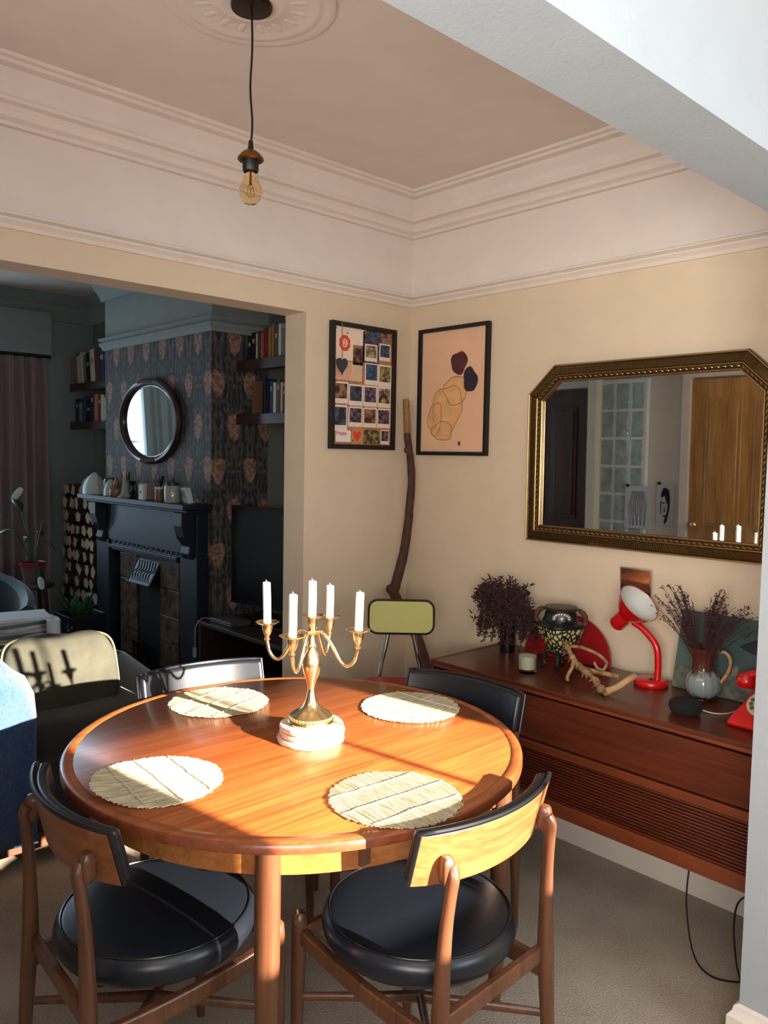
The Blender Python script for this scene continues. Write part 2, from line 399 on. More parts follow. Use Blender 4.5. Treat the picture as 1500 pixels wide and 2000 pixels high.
# doors and glass bricks on the left wall (seen in the big mirror)
pine=wood('pine_door',(150,100,50),(206,156,90),.4,2,fine=14)
pine_d=wood('dark_wood_door',(66,38,26),(96,58,40),.45,2,fine=14)
def door(name,y0,y1,z1,mt,frame):
    x=-2.7
    m=MB(); m.box((x+.02,(y0+y1)/2,z1/2),(.036,y1-y0,z1-.02))
    w=y1-y0
    for (a,b,c,d) in ((.14,.45,.12,.40),(.55,.86,.12,.40),(.14,.45,.50,.93),(.55,.86,.50,.93)):
        m.box((x+.041,y0+w*(a+b)/2,z1*(c+d)/2),(.010,w*(b-a),z1*(d-c)))
        m.box((x+.048,y0+w*(a+b)/2,z1*(c+d)/2),(.010,w*(b-a)-.05,z1*(d-c)-.05))
    o=m.build(name,mt,None,smooth=False,bevel=.004); struct(o)
    f=MB(); f.box((x+.03,y0-.03,z1/2+.03),(.06,.06,z1+.06)); f.box((x+.03,y1+.03,z1/2+.03),(.06,.06,z1+.06)); f.box((x+.03,(y0+y1)/2,z1+.03),(.06,w,.06))
    f.build('door_frame',frame,o,smooth=False,bevel=.005)
    k=MB(); k.sphere((x+.075,y1-.06,1.0),.024); k.tube([(x+.03,y1-.06,1.0),(x+.07,y1-.06,1.0)],.009); k.build('door_knob',brass,o)
    return o
door('door_1',-.82,-.06,1.98,pine,gloss_w)
door('door_2',.735,1.45,1.955,pine_d,gloss_w)
def glassbricks():
    m=MB()
    x=-2.69; y0=.27; z=.2
    for j in range(9):
        for i in range(3):
            m.box((x+.02,y0+.06+i*.117,.28+j*.2),(.05,.102,.184))
    g=mat('glass_brick',(176,190,182),.12,bump=.5,bscale=26,spec=.8,var=.25,vscale=14)
    o=m.build('window_3',g,smooth=False,bevel=.008); struct(o)
    f=MB(); f.box((x+.018,y0+.176,1.08),(.044,.37,1.84)); f.build('mortar',mat('white_mortar',(236,236,232),.6),o,smooth=False)
    p=MB(); p.box((x+.05,.665,1.1),(.1,.07,2.2)); struct(p.build('trim_7',mat('pale_post',(232,218,194),.6),smooth=False))
glassbricks()
def sheet(y0,y1,z0,z1,label,kind):
    x=-2.635 if y1>.26 else -2.695
    m=MB(); m.box((x,(y0+y1)/2,(z0+z1)/2),(.003,y1-y0,z1-z0))
    o=m.build('portrait_drawing',mat('drawing_paper',(206,206,212),.8),None,smooth=False)
    tag(o,label,'drawing')
    ink=mat('ink',(26,32,44),.8); pc=mat('pencil',(120,120,128),.8)
    yc,zc,hw,hh=(y0+y1)/2,(z0+z1)/2,(y1-y0)/2,(z1-z0)/2
    q=MB()
    if kind=='ink':
        pts=[(.0,.9),(.45,.8),(.62,.4),(.6,0),(.5,-.4),(.3,-.75),(.1,-.95),(-.1,-.9),(.05,-.6),(.3,-.3),(.35,.1),(.1,.25),(-.1,.5),(-.45,.35),(-.55,.55),(-.3,.85)]
        q.prism([(yc-a*hw*.9,zc+b*hh*.9) for a,b in pts],x+.0016,x+.003,'x')
        for a,b,ww,h in ((-.2,.1,.28,.06),(.18,.12,.2,.06),(-.05,-.22,.12,.2),(-.05,-.5,.34,.07),(-.45,-.1,.1,.6)):
            q.box((x+.0022,yc-a*hw,zc+b*hh),(.0015,ww*hw,h*hh))
        q.build('ink_face',ink,o,smooth=False)
    else:
        for s in range(9):
            t=-.8+.2*s
            q.tube([(x+.002,yc-hw*(t*.5),zc+hh*.75),(x+.002,yc-hw*(t*.85),zc+hh*.1),(x+.002,yc-hw*(t*.7+.1*(s%2)),zc-hh*.85)],.0022,5)
        q.tube([(x+.002,yc+hw*.32*math.cos(a),zc+hh*.1+hh*.5*math.sin(a)) for a in [2*PI*i/20 for i in range(21)]],.002,5)
        q.build('pencil_lines',pc,o,smooth=False)
    c=MB(); c.box((x+.006,y1-.02,z1),(.012,.018,.02)); c.build('clip',black,o,smooth=False)
sheet(.2,.4,.94,1.245,'pencil portrait drawing clipped up beside the glass bricks, seen in the gilt mirror','pencil')
sheet(.06,.19,.96,1.266,'black ink portrait drawing pinned to the pale wall, seen in the gilt mirror','ink')

# ------------------------------------------------------------------ dining table
TX,TY,TR=-1.33,-.94,.59
def table():
    t=empty('dining_table',(TX,TY,0),0,'round teak dining table with a split leaf top in the middle of the room','table')
    n=96
    def half(sgn):
        m=MB()
        pr=[(-.006,.694),(-.0,.697),(.0,.714),(-.004,.7185),(-.009,.72),(-.030,.72),(-.0305,.7195),(-.031,.72)]
        # half disc polygon rings from outside in
        def poly(off,z):
            r=TR+off; return [(r*math.cos(a),sgn*.0012-.022+ (r*math.sin(a))*1.0 if False else max(0,0)+0,z) for a in [0]]
        ys=-.022
        def outline(off,z):
            r=TR+off; y0=ys+sgn*.0012
            a0=math.asin(y0/r); pts=[]
            if sgn>0: A=[a0+(PI-2*a0)*i/n for i in range(n+1)]
            else: A=[PI-a0+(PI+2*a0)*i/n for i in range(n+1)]
            return [(r*math.cos(a),r*math.sin(a),z) for a in A]
        rings=[m.ring(outline(o,z)) for o,z in pr]
        m.mi=0
        for k,(a,b) in enumerate(zip(rings,rings[1:])):
            m.mi=1 if k<3 else 0
            m.skin([a,b],True,False)
        m.mi=0; f=m.bm.faces.new(rings[-1]); f.material_index=0
        f=m.bm.faces.new(list(reversed(rings[0]))); f.material_index=1
        m.build('tabletop_leaf',[teak,teak_edge],t,angle=50)
    half(1); half(-1)
    m=MB(); ri,ro=.515,.535
    for (a,b) in ((ri,ro),):
        A=[m.ring([(r*math.cos(2*PI*k/n),r*math.sin(2*PI*k/n),z) for k in range(n)]) for r,z in ((ro,.694),(ro,.628),(ri,.628),(ri,.694))]
        m.skin(A+[A[0]],True,False)
    m.build('apron',teak_apron,t)
    for sx in (-1,1):
        for sy in (-1,1):
            l=MB(); x,y=sx*.372,sy*.395
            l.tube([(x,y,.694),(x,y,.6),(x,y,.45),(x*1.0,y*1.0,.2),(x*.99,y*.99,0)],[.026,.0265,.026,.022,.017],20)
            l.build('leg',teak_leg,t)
    m=MB(); m.box((0,0,.66),(1.0,.05,.05)); m.box((.2,0,.655),(.03,1.0,.04)); m.box((-.2,0,.655),(.03,1.0,.04)); m.build('bearer',teak_leg,t,smooth=False)
table()

# ------------------------------------------------------------------ dining chairs
def make_chair():
    t=empty('dining_chair',(0,0,0),0,'x','chair','teak dining chairs round the table')
    # local: seat centre at origin, front = +y
    m=MB(); m.lathe([(.001,.398),(.19,.398),(.206,.404),(.216,.418),(.219,.435),(.215,.452),(.203,.463),(.195,.4655),(.15,.472),(.08,.476),(.001,.477)],(0,0,0),48)
    s=m.build('seat',vinyl,t)
    m=MB(); m.tube([(.203*math.cos(2*PI*k/48),.203*math.sin(2*PI*k/48),.4635) for k in range(49)],.0028,8); m.build('piping',vinyl_p,s)
    # backrest arc
    Rb,cyy=.46,.245      # arc radius / centre so that outer mid is at y=-.215
    def arc(a,off,z,rake=0): return (-(Rb+off)*math.sin(a),cyy-(Rb+off)*math.cos(a)-rake,z)
    amax=.49; n=28
    def slab(off0,off1,z0,z1,am,shr=0):
        m=MB(); rings=[]
        for i in range(n+1):
            a=-am+2*am*i/n
            q=abs(a)/am
            lo=z0+shr*(q**3)*.02; hi=z1
            k=math.cos(0)
            rings.append(m.ring([arc(a,off0,lo,.0),arc(a,off1,lo,.0),arc(a,off1,hi,.028),arc(a,off0,hi,.028)]))
        m.skin(rings); return m
    b=slab(-.002,.006,.642,.760,amax,.5).build('backrest',teak_back,t,bevel=.003)
    slab(-.026,-.002,.646,.764,amax+.004,.5).build('back_pad',vinyl,b,bevel=.009,seg=3)
    m=MB(); 
    pts=[arc(-amax+2*amax*i/n,.002,.764,.029) for i in range(n+1)]
    pts=[arc(-amax,.0,.655,.003)]+pts+[arc(amax,.0,.655,.003)]
    m.tube(pts,.0055,8); m.build('edge_trim',vinyl_p,b)
    for sx in (-1,1):
        l=MB()
        xb,yb=sx*.205,-.175
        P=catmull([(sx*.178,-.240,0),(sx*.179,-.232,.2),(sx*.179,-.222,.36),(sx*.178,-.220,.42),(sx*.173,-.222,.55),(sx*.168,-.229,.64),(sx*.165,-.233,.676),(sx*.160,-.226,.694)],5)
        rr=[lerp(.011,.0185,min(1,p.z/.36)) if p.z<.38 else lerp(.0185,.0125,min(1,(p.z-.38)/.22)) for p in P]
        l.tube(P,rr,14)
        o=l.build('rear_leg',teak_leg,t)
        a=sx*(-.352)
        k=MB(); c=arc(a,.018,.690,.012)
        k.puff((c[0],c[1],c[2]-.006),(.028,.032,.062),.5,Matrix.Rotation(-a,4,'Z'),16,8); k.build('bracket',teak_leg,o)
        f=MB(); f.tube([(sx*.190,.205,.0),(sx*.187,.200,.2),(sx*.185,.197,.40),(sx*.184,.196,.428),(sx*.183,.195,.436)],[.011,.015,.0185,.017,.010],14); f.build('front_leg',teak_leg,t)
        r=MB()
        rings=[]
        for i in range(11):
            u=i/10; y=lerp(-.210,.195,u); x=sx*lerp(.178,.185,u); h=lerp(.03,.022,u); z=lerp(.345,.392,u)-.012*math.sin(PI*u)
            rings.append(r.ring([(x-.010,y,z-h),(x+.010,y,z-h),(x+.010,y,z+h*.5),(x-.010,y,z+h*.5)]))
        r.skin(rings); r.build('side_rail',teak_leg,t,bevel=.004)
    for sx in (-1,1):
        m=MB(); m.tube([(sx*.178,-.226,.235),(0,-.01,.25),(-sx*.186,.195,.235)],[.009,.014,.009],10,flat=(1,.7)); m.build('cross_stretcher',teak_leg,t)
    m=MB(); m.box((0,-.214,.375),(.345,.018,.036)); m.build('back_rail',teak_leg,t,bevel=.003)
    m=MB(); m.box((0,.19,.39),(.355,.018,.03)); m.build('front_rail',teak_leg,t,bevel=.003)
    return t
proto=make_chair()
chairs=[(-1.337,-1.405,2,'teak dining chair with black seat in front right, its curved back lit by the sun'),
        (-1.775,-1.015,-93,'teak dining chair with black seat left of the table, its curved back in shade'),
        (-1.272,-.495,173,'sunlit black backed dining chair beyond the table, nearest the armchair'),
        (-.885,-.995,98,'teak dining chair with dark padded back between the table and the sideboard')]
for i,(x,y,a,l) in enumerate(chairs):
    c=proto if i==0 else copy_tree(proto)
    c.location=(x,y,0); c.rotation_euler=(0,0,R(a)); c['label']=l

# ------------------------------------------------------------------ placemats
straw=mat('woven_straw',(184,172,142),.7,var=.5,vscale=16,stretch=(1,11,1))
straw_t=mat('white_thread',(214,208,190),.8)
def placemat(x,y,ang,label,curl=0,thr=3):
    t=empty('placemat',(x,y,.7205),R(ang),label,'placemat','round slatted placemats')
    Rm=.146; n=58; m=MB()
    def zz(px,py): 
        e=math.hypot(px,py)/Rm
        return .0015+curl*max(0,(-px+py*.3)/Rm-.1)**2*.012 + .0008*math.sin(px*60+py*31)
    for i in range(n):
        yy=-Rm+2*Rm*(i+.5)/n; L=math.sqrt(max(0,Rm*Rm-yy*yy))+random.uniform(-.003,.004)
        if L<.01: continue
        h=Rm/n*.74; rings=[]
        dz=random.uniform(0,.0008)
        for k in range(7):
            xx=-L+2*L*k/6; z=zz(xx,yy)+dz
            rings.append(m.ring([(xx,yy-h,z),(xx,yy+h,z),(xx,yy+h*.7,z+.0022),(xx,yy-h*.7,z+.0022)]))
        m.skin(rings)
    m.build('slats',straw,t,smooth=False)
    m=MB(); m.lathe([(.001,.0),(Rm*.965,.0),(Rm*.965,.0009),(.001,.0009)],n=40)
    for k in range(thr):
        xx=(-.075,0,.075)[k]; L=math.sqrt(Rm*Rm-xx*xx)-.004
        q=MB(); q.tube([(xx+random.uniform(-.002,.002),-L+2*L*j/14,zz(xx,-L+2*L*j/14)+.0045) for j in range(15)],.0013,5); q.build('binding_thread',straw_t,t)
    if curl==0: m.build('backing',mat('straw_backing',(96,80,52),.8),t,smooth=False)
    else: m.bm.free()
placemat(-1.333,-.549,109,'round straw placemat at the far left, just before the sunlit chair back')
placemat(-.923,-.954,4,'round straw placemat on the right of the table, nearest the sideboard')
placemat(-1.750,-.967,-5,'round straw placemat on the left of the table with curling edge, half in shade',curl=1.3)
placemat(-1.403,-1.388,86,'round straw placemat nearest the front, by the sunlit chair back')

# ------------------------------------------------------------------ candelabra and candles
def slices():
    z=.7205; pm=mat('pale_pinkish_stone',(222,196,176),.6,var=.12,vscale=30,bump=.4,bscale=60)
    for i in range(3):
        m=MB(); r=.088-.002*i
        m.lathe([(.001,0),(r*.97,0),(r,.003),(r*1.01,.008),(r*.98,.0145),(.001,.0155)],n=40,wob=lambda a,zz,i=i:1+.012*math.sin(5*a+i)+.010*math.sin(11*a+2*i))
        o=m.build('wood_slice_coaster',pm); o.location=(-1.315+.003*(i%2),-.975-.002*i,z+i*.0157); o.rotation_euler=(0,0,i*.7)
        tag(o,['pale round wood slice, bottom of the stack under the candelabra','pale round wood slice, middle of the stack under the candelabra','pale round wood slice, topmost under the brass candelabra'][i],'coaster','pale slices under the candelabra')
    return z+3*.0157
zb=slices()
CX,CY=-1.315,-.975
def candelabra(zb):
    t=empty('candelabra',(CX,CY,zb+.0005),0,'five armed brass candelabra standing on pale round slices on the table','candelabra')
    m=MB()
    m.lathe([(.001,0),(.060,0),(.062,.004),(.060,.010),(.056,.012),(.057,.018),(.050,.024),(.036,.032),(.022,.044),(.014,.062),(.010,.082),(.009,.095),(.013,.110),(.021,.130),(.0255,.150),(.025,.165),(.019,.182),(.012,.192),(.0105,.198),(.014,.204),(.010,.212),(.008,.235),(.011,.248),(.008,.262),(.008,.28),(.001,.281)],n=36)
    b=m.build('stem',brass,t)
    m=MB()
    for k in range(36):
        a=2*PI*k/36; m.box((.0565*math.cos(a),.0565*math.sin(a),.0125),(.003,.0045,.014),a)
    m.build('gadroon_band',brass,b,bevel=.001)
    dirs=[(-.128,-24),(0,0)]
    spots=[]
    yaw=46.85
    A0=yaw-90-17     # direction of the right hand arm
    for k in range(4):
        a=R(A0+90*k); L=.128
        dx,dy=math.cos(a),math.sin(a)
        prof=[(.004,.236),(.030,.240),(.055,.212),(.080,.170),(.100,.158),(.118,.172),(.126,.196),(.128,.205)]
        P=catmull([(dx*r,dy*r,z) for r,z in prof],5)
        q=MB(); q.tube(P,.0046,10); ar=q.build('arm',brass,t)
        cup(dx*L,dy*L,.205,ar); spots.append((dx*L,dy*L,.205,k))
    q=MB(); q.tube([(0,0,.27),(0,0,.29)],.0055,10); ar=q.build('arm',brass,t); cup(0,0,.232,ar)
    spots.append((0,0,.232,4))
    return spots
def cup(x,y,z,par):
    m=MB(); m.lathe([(.001,0),(.006,.001),(.0085,.005),(.005,.010),(.008,.016),(.0125,.026),(.0148,.040),(.0148,.050),(.0135,.050),(.0125,.030),(.001,.028)],(x,y,z),24); c=m.build('candle_cup',brass,par)
    m=MB(); m.lathe([(.0155,.046),(.022,.0455),(.030,.0500),(.0315,.0515),(.030,.0525),(.022,.0485),(.0155,.0490)],(x,y,z),36,wob=lambda a,zz:1+.035*math.cos(10*a) if zz>.0495 else 1,caps=False)
    m.build('drip_pan',brass,c)
spots=candelabra(zb)
clab={0:'white candle on the rightmost arm of the candelabra, leaning slightly',1:'white candle on the far arm of the candelabra, right of the tallest',2:'white candle on the leftmost arm of the candelabra',3:'white candle on the arm nearest the camera',4:'white candle on the central holder of the candelabra'}
ch={0:.098,1:.088,2:.108,3:.104,4:.092}
lean={0:(.05,.03),1:(0,.02),2:(.0,-.06),3:(.0,.02),4:(0,0)}
for x,y,z,k in spots:
    h=ch[k]
    t=empty('candle',(CX+x,CY+y,zb+.0005+z+.0285),random.random()*6,clab[k],'candle','white candles in the candelabra')
    rx,ry=lean[k]; t.rotation_euler=(rx*.5,ry*.5,0)
    m=MB(); H=h+.0215
    m.lathe([(.001,0),(.0103,0),(.0106,H*.5),(.0105,H-.002),(.009,H),(.006,H-.004),(.001,H-.0045)],n=20); b=m.build('wax_body',wax,t)
    m=MB(); m.tube([(0,0,H-.006),(.0005,0,H+.003),(-.002,.001,H+.007)],.0008,6); m.build('wick',mat('wick',(180,180,175),.8),t)

# ------------------------------------------------------------------ pendant lamp
def pendant():
    x,y=-1.43,-.847
    t=empty('pendant_lamp',(x,y,2.59),0,'bare filament bulb pendant hanging on a black cable from the ceiling rose','lamp')
    gold=mat('aged_brass',(140,100,52),.35,metal=1)
    m=MB(); m.lathe([(.001,0),(.052,0),(.052,-.006),(.050,-.010),(.001,-.0105)],n=36); m.build('ceiling_cup',mat('dark_bronze',(58,44,34),.3,metal=.9),t)
    m=MB(); P=catmull([(0,0,-.01),(.002,-.001,-.1),(-.001,.002,-.2),(.004,.0,-.28),(.001,.0,-.335),(0,0,-.345)],6); m.tube(P,.0028,8); m.build('cable',black,t)
    m=MB(); m.lathe([(.003,-.328),(.0055,-.330),(.0075,-.352),(.001,-.355)],n=16); h=m.build('strain_relief',black,t)
    m=MB(); m.lathe([(.001,-.352),(.012,-.353),(.022,-.360),(.0325,-.372),(.0335,-.377),(.029,-.380),(.001,-.377)],n=28); m.build('brass_cap',gold,t)
    m=MB(); m.lathe([(.001,-.376),(.0205,-.376),(.0205,-.403),(.018,-.407),(.001,-.407)],n=28); m.build('socket',black,t)
    gl=mat('amber_glass',(252,240,216),.02,trans=1,ior=1.12,spec=.6)
    m=MB(); m.lathe([(.013,-.407),(.0155,-.417),(.023,-.432),(.0285,-.447),(.0293,-.458),(.026,-.472),(.016,-.484),(.001,-.488)],n=32,caps=False); g=m.build('bulb',gl,t)
    g.modifiers.new('s','SOLIDIFY').thickness=.0006
    m=MB(); m.tube([(0,0,-.407),(0,0,-.438)],.003,8)
    for k in range(6):
        a=k*PI/3; m.tube([(.003*math.cos(a),.003*math.sin(a),-.434),(.012*math.cos(a),.012*math.sin(a),-.462),(.004*math.cos(a+.4),.004*math.sin(a+.4),-.470)],.0005,5)
    m.build('filament',gold,g)
pendant()

# ------------------------------------------------------------------ sideboard
SZ=.72
def sideboard():
    x0,x1,y0,y1=-.45,-.03,-1.84,-.59
    yc,L=(y0+y1)/2,y1-y0
    t=empty('sideboard',((x0+x1)/2,yc,0),0,'long low teak radiogram sideboard with slatted front panel against the right wall','sideboard')
    ox,oy=(x0+x1)/2,yc
    def B(name,c,d,mt,par=t,bev=.002): 
        m=MB(); m.box((c[0]-ox,c[1]-oy,c[2]),d); return m.build(name,mt,par,smooth=False,bevel=bev)
    B('top_panel',(-.238,yc,.713),(.425,L-.03,.014),ebon)
    B('top_rail',(-.443,yc,.7005),(.014,L-.03,.011),wood('teak_sideboard_rail',(92,40,20),(126,60,30),.35,1))
    for y in (y0+.0075,y1-.0075): B('side_panel',(-.24,y,.518),(.424,.015,.408),ebon)
    B('carcass',(-.228,yc,.51),(.386,L-.034,.366),ebon_d)
    B('front_flap',(-.440,yc,.614),(.016,L-.034,.146),ebon)
    B('middle_rail',(-.444,yc,.522),(.016,L-.034,.026),MATS['teak_sideboard_rail'])
    B('bottom_rail',(-.444,yc,.336),(.016,L-.034,.046),MATS['teak_sideboard_rail'])
    m=MB()
    for i in range(15):
        m.box((-.441-ox,0,.3645+i*.0099),(.012,L-.036,.0058))
    m.build('slatted_grille',ebon,t,smooth=False,bevel=.001)
    for y,s in ((y0+.05,-1),(y1-.05,1)):
        for x in (x0+.05,x1-.05):
            m=MB(); m.tube([(x-ox,y-oy,.327),(x-ox+(-.012 if x<-.2 else .004),y-oy+s*.015,0)],[.022,.013],14); m.build('leg',ebon,t)
sideboard()

# --- things on the sideboard
def twig_bunch(seed,n,base,rad,h,spread,droop,tr,leafn,leafs,ab=None):
    rnd=random.Random(seed); st=MB(); lf=MB()
    for i in range(n):
        a=rnd.uniform(0,2*PI); s=spread*math.sqrt(rnd.random()); hh=h*rnd.uniform(.7,1.05)
        if ab: a,s,hh=ab(rnd,i)
        bx,by=base[0]+rad*math.cos(a)*.5,base[1]+rad*math.sin(a)*.5
        P=[(bx,by,base[2]),(bx+s*.25*math.cos(a),by+s*.25*math.sin(a),base[2]+hh*.45),(bx+s*.7*math.cos(a),by+s*.7*math.sin(a),base[2]+hh*.85)]
        ex,ey=bx+s*math.cos(a),by+s*math.sin(a)
        P.append((ex,ey,base[2]+hh-droop*s*rnd.random()))
        P=[Vector(p) for p in P]
        for p in P[1:]:
            if p.x>-.02: p.x=-.02-rnd.random()*.01
        C=catmull(P,5); st.tube(C,[tr*(1-.6*k/len(C)) for k in range(len(C))],5)
        for j in range(leafn):
            k=rnd.randrange(len(C)//3,len(C)); p=C[k]
            d=Vector((rnd.uniform(-1,1),rnd.uniform(-1,1),rnd.uniform(-.6,1))).normalized()
            q=p+d*leafs*rnd.uniform(.6,1.5)
            if q.x>-.015: q.x=-.015
            lf.tube([p,(p+q)/2,q],[.0008,leafs*.16,.0006],5)
    return st,lf
def dried_vase():
    x,y=-.135,-.70
    t=empty('dried_flower_vase',(x,y,SZ),0,'tall black glass vase of drooping dark dried flowers on the left end of the sideboard','vase')
    m=MB(); m.lathe([(.001,.001),(.028,.001),(.0295,.006),(.030,.13),(.0295,.135),(.0275,.135),(.0275,.012),(.001,.010)],n=32); m.build('vase',mat('black_glass',(8,10,16),.08,spec=.8),t)
    st,lf=twig_bunch(3,190,(0,0,.04),.02,.245,.135,.9,.0011,14,.018,ab=None)
    # flowers hang down on the camera side
    rnd=random.Random(9)
    for i in range(90):
        a=rnd.uniform(PI*.6,PI*2.0); s=rnd.uniform(.05,.115)
        P=catmull([(0,0,.10),(.5*s*math.cos(a),.5*s*math.sin(a),.18),(s*math.cos(a),s*math.sin(a),.15),(s*1.1*math.cos(a),s*1.1*math.sin(a),rnd.uniform(.04,.12))],4)
        st.tube(P,.0009,4)
        for p in P[4:]:
            for _ in range(3):
                d=Vector((rnd.uniform(-1,1),rnd.uniform(-1,1),rnd.uniform(-1,.4))).normalized()*.014
                lf.tube([p,p+d*.5,p+d],[.0006,.0026,.0006],4)
    for v in list(st.bm.verts)+list(lf.bm.verts):
        if v.co.x>.125: v.co.x=.125
    st.build('stems',mat('dried_stem',(52,36,28),.9),t); lf.build('dried_flowers',mat('dried_purple_brown',(58,32,32),.9,var=.5,vscale=40),t)
dried_vase()
def glass_candle():
    t=empty('candle_glass',(-.32,-.935,SZ),0,'small clear tumbler with a cream wax candle on the sideboard','candle')
    g=mat('clear_glass',(240,245,240),.02,trans=1,ior=1.3)
    m=MB(); m.lathe([(.001,0),(.030,0),(.0315,.004),(.0345,.075),(.0325,.075),(.030,.014),(.001,.012)],n=36); m.build('tumbler',g,t)
    m=MB(); m.lathe([(.001,.0145),(.0292,.0145),(.0315,.060),(.001,.059)],n=32); m.build('wax_fill',mat('cream_wax',(206,200,176),.5),t)
glass_candle()
def red_fan():
    m=MB(); pts=[]
    Rr=.2
    th=[PI*i/40 for i in range(41)]
    poly=[(-Rr*math.cos(a)*.95,Rr*math.sin(a)*.86) for a in th]
    m.prism(poly,-.004,.004,'x')
    o=m.build('red_half_disc',mat('dark_red_lacquer',(140,8,16),.45),None,angle=30,bevel=.002)
    o.location=(-.0705,-.925,SZ+.002); o.rotation_euler=(0,R(12),0)
    tag(o,'large dark red half round plaque leaning on the wall behind the ornate urn','plaque')
red_fan()
def urn():
    t=empty('ornate_urn',(-.20,-.985,SZ),R(-20),'ornate footed urn with cream lattice pattern and handles before the red plaque','urn')
    dk=mat('dark_green_bronze',(30,32,26),.35,metal=.4,var=.4,vscale=30)
    # patterned body
    mm,N,L,b=newmat('cream_lattice_pattern')
    tc=N.new('ShaderNodeTexCoord'); vo=N.new('ShaderNodeTexVoronoi'); vo.feature='DISTANCE_TO_EDGE'; vo.inputs['Scale'].default_value=62
    mp=N.new('ShaderNodeMapping'); mp.inputs['Rotation'].default_value=(0,.0,.78); mp.inputs['Scale'].default_value=(1,1,.8)
    L.new(tc.outputs['Object'],mp.inputs[0]); L.new(mp.outputs[0],vo.inputs['Vector'])
    r=N.new('ShaderNodeValToRGB'); r.color_ramp.elements[0].position=.12; r.color_ramp.elements[1].position=.2
    r.color_ramp.elements[0].color=(*lin((26,26,20)),1); r.color_ramp.elements[1].color=(*lin((176,164,116)),1)
    L.new(vo.outputs['Distance'],r.inputs[0]); L.new(r.outputs[0],b.inputs['Base Color']); b.inputs['Roughness'].default_value=.3
    n=24
    def sq(rad,z,k=.55):
        out=[]
        for i in range(n):
            a=2*PI*i/n+PI/4; c,s=math.cos(a),math.sin(a)
            out.append((rad*math.copysign(abs(c)**k,c),rad*math.copysign(abs(s)**k,s),z))
        return out
    m=MB(); m.skin([m.ring(sq(r,z)) for r,z in ((.018,.055),(.030,.066),(.046,.088),(.062,.118),(.071,.150),(.069,.158))]); m.build('bowl',mm,t)
    m=MB(); m.skin([m.ring(sq(r,z)) for r,z in ((.073,.156),(.076,.160),(.073,.168),(.056,.176),(.050,.190),(.048,.208))]); m.build('shoulder',dk,t)
    m=MB(); m.lathe([(.001,.203),(.048,.204),(.052,.212),(.060,.218),(.061,.224),(.057,.228),(.03,.230),(.001,.230)],n=32); m.build('lid',mat('dark_brown_lid',(44,30,26),.4),t)
    for s in (-1,1):
        for s2 in (-1,1):
            m=MB(); m.tube(catmull([(s*.018,s2*.018,.066),(s*.034,s2*.034,.06),(s*.040,s2*.040,.03),(s*.036,s2*.036,.012),(s*.050,s2*.050,.005)],4),[.009,.011,.010,.009,.008]+[.008]*12,8) if False else m.tube(catmull([(s*.018,s2*.018,.066),(s*.034,s2*.034,.06),(s*.040,s2*.040,.03),(s*.036,s2*.036,.014),(s*.050,s2*.050,.008)],4),.008,8)
            m.build('foot',dk,t)
    m=MB(); m.puff((0,0,.061),(.06,.06,.02),.6); m.build('base',dk,t)
    for s in (-1,1):
        m=MB(); rnd=random.Random(4)
        P=catmull([(s*.052,-s*.052,.165),(s*.060,-s*.060,.172),(s*.062,-s*.062,.190),(s*.056,-s*.056,.208),(s*.048,-s*.048,.216)],5)
        m.tube(P,.005,8)
        for p in P[::2]: m.sphere(p,.010*rnd.uniform(.7,1.1),8,6)
        m.build('handle',mat('rusty_handle',(70,42,30),.5,var=.4,vscale=40),t)
    # silver shell ornament facing the camera (-x-y)
    m=MB(); rings=[]
    d=Vector((-.78,-.62,0)); 
    for k in range(9):
        a=PI*k/8; s=Vector((.62,-.78,0))
        c=d*.050+s*.026*math.cos(a)+Vector((0,0,.192+.016*math.sin(a)))
        m.sphere(c,.0085,8,6,(1,1,1))
    m.sphere(d*.050+Vector((0,0,.192)),.015,10,8)
    q=m.build('shell_ornament',mat('pewter',(150,146,146),.3,metal=.6),t); q.rotation_euler=(0,0,R(20))
urn()
def driftwood():
    t=empty('driftwood',(-.325,-1.16,SZ+.004),0,'pale twisted driftwood root lying between the urn and the red lamp','driftwood')
    dm=mat('driftwood',(150,116,80),.85,var=.55,vscale=45,stretch=(1,1,1),bump=.5,bscale=80)
    m=MB(); rnd=random.Random(2)
    # main limb: low point at front, rising both ways (local coordinates; camera side is -x-y)
    main=[(.10,.14,.115),(.075,.11,.098),(.05,.07,.07),(.04,.03,.045),(.02,-.03,.03),(-.02,-.085,.012),(-.03,-.11,.010)]
    m.tube(catmull(main,5),[.005+.005*math.sin(i*.8)**2+.005*(i/30)+rnd.uniform(-.002,.002) for i in range(31)],9)
    m.build('root_limb',dm,t)
    m=MB(); m.tube(catmull([(-.03,-.11,.010),(.0,-.13,.022),(.05,-.145,.043),(.075,-.15,.05)],5),[.012,.0125,.012,.011]+[.0105]*12,10); m.build('cut_branch',mat('barkless_branch',(186,146,102),.7,var=.2,vscale=20),t)
    m=MB()
    for P,r in (([(.05,.07,.07),(.02,.05,.05),(.0,.055,.02),(-.005,.05,.004)],.006),([(.075,.11,.098),(.08,.06,.105),(.11,.01,.085),(.12,-.02,.06)],.0055),([(.12,-.02,.06),(.10,-.02,.04),(.085,-.005,.045),(.09,.01,.06)],.005),
                ([(.04,.03,.045),(.09,.0,.03),(.13,-.06,.02)],.008),([(.10,.14,.115),(.085,.16,.12),(.07,.17,.13)],.004)):
        m.tube(catmull(P,5),r,7)
    for i in range(60):
        u=rnd.random(); k=int(u*5); p=Vector(main[k]).lerp(Vector(main[k+1]),rnd.random())
        d=Vector((rnd.uniform(-1,.4),rnd.uniform(-1,1),rnd.uniform(-1,.5)))*.022
        q=p+d; q.z=max(q.z,.003)
        m.tube([p,(p+q)/2+Vector((0,0,.003)),q],[.0025,.0018,.0008],5)
    m.build('rootlets',dm,t)
driftwood()
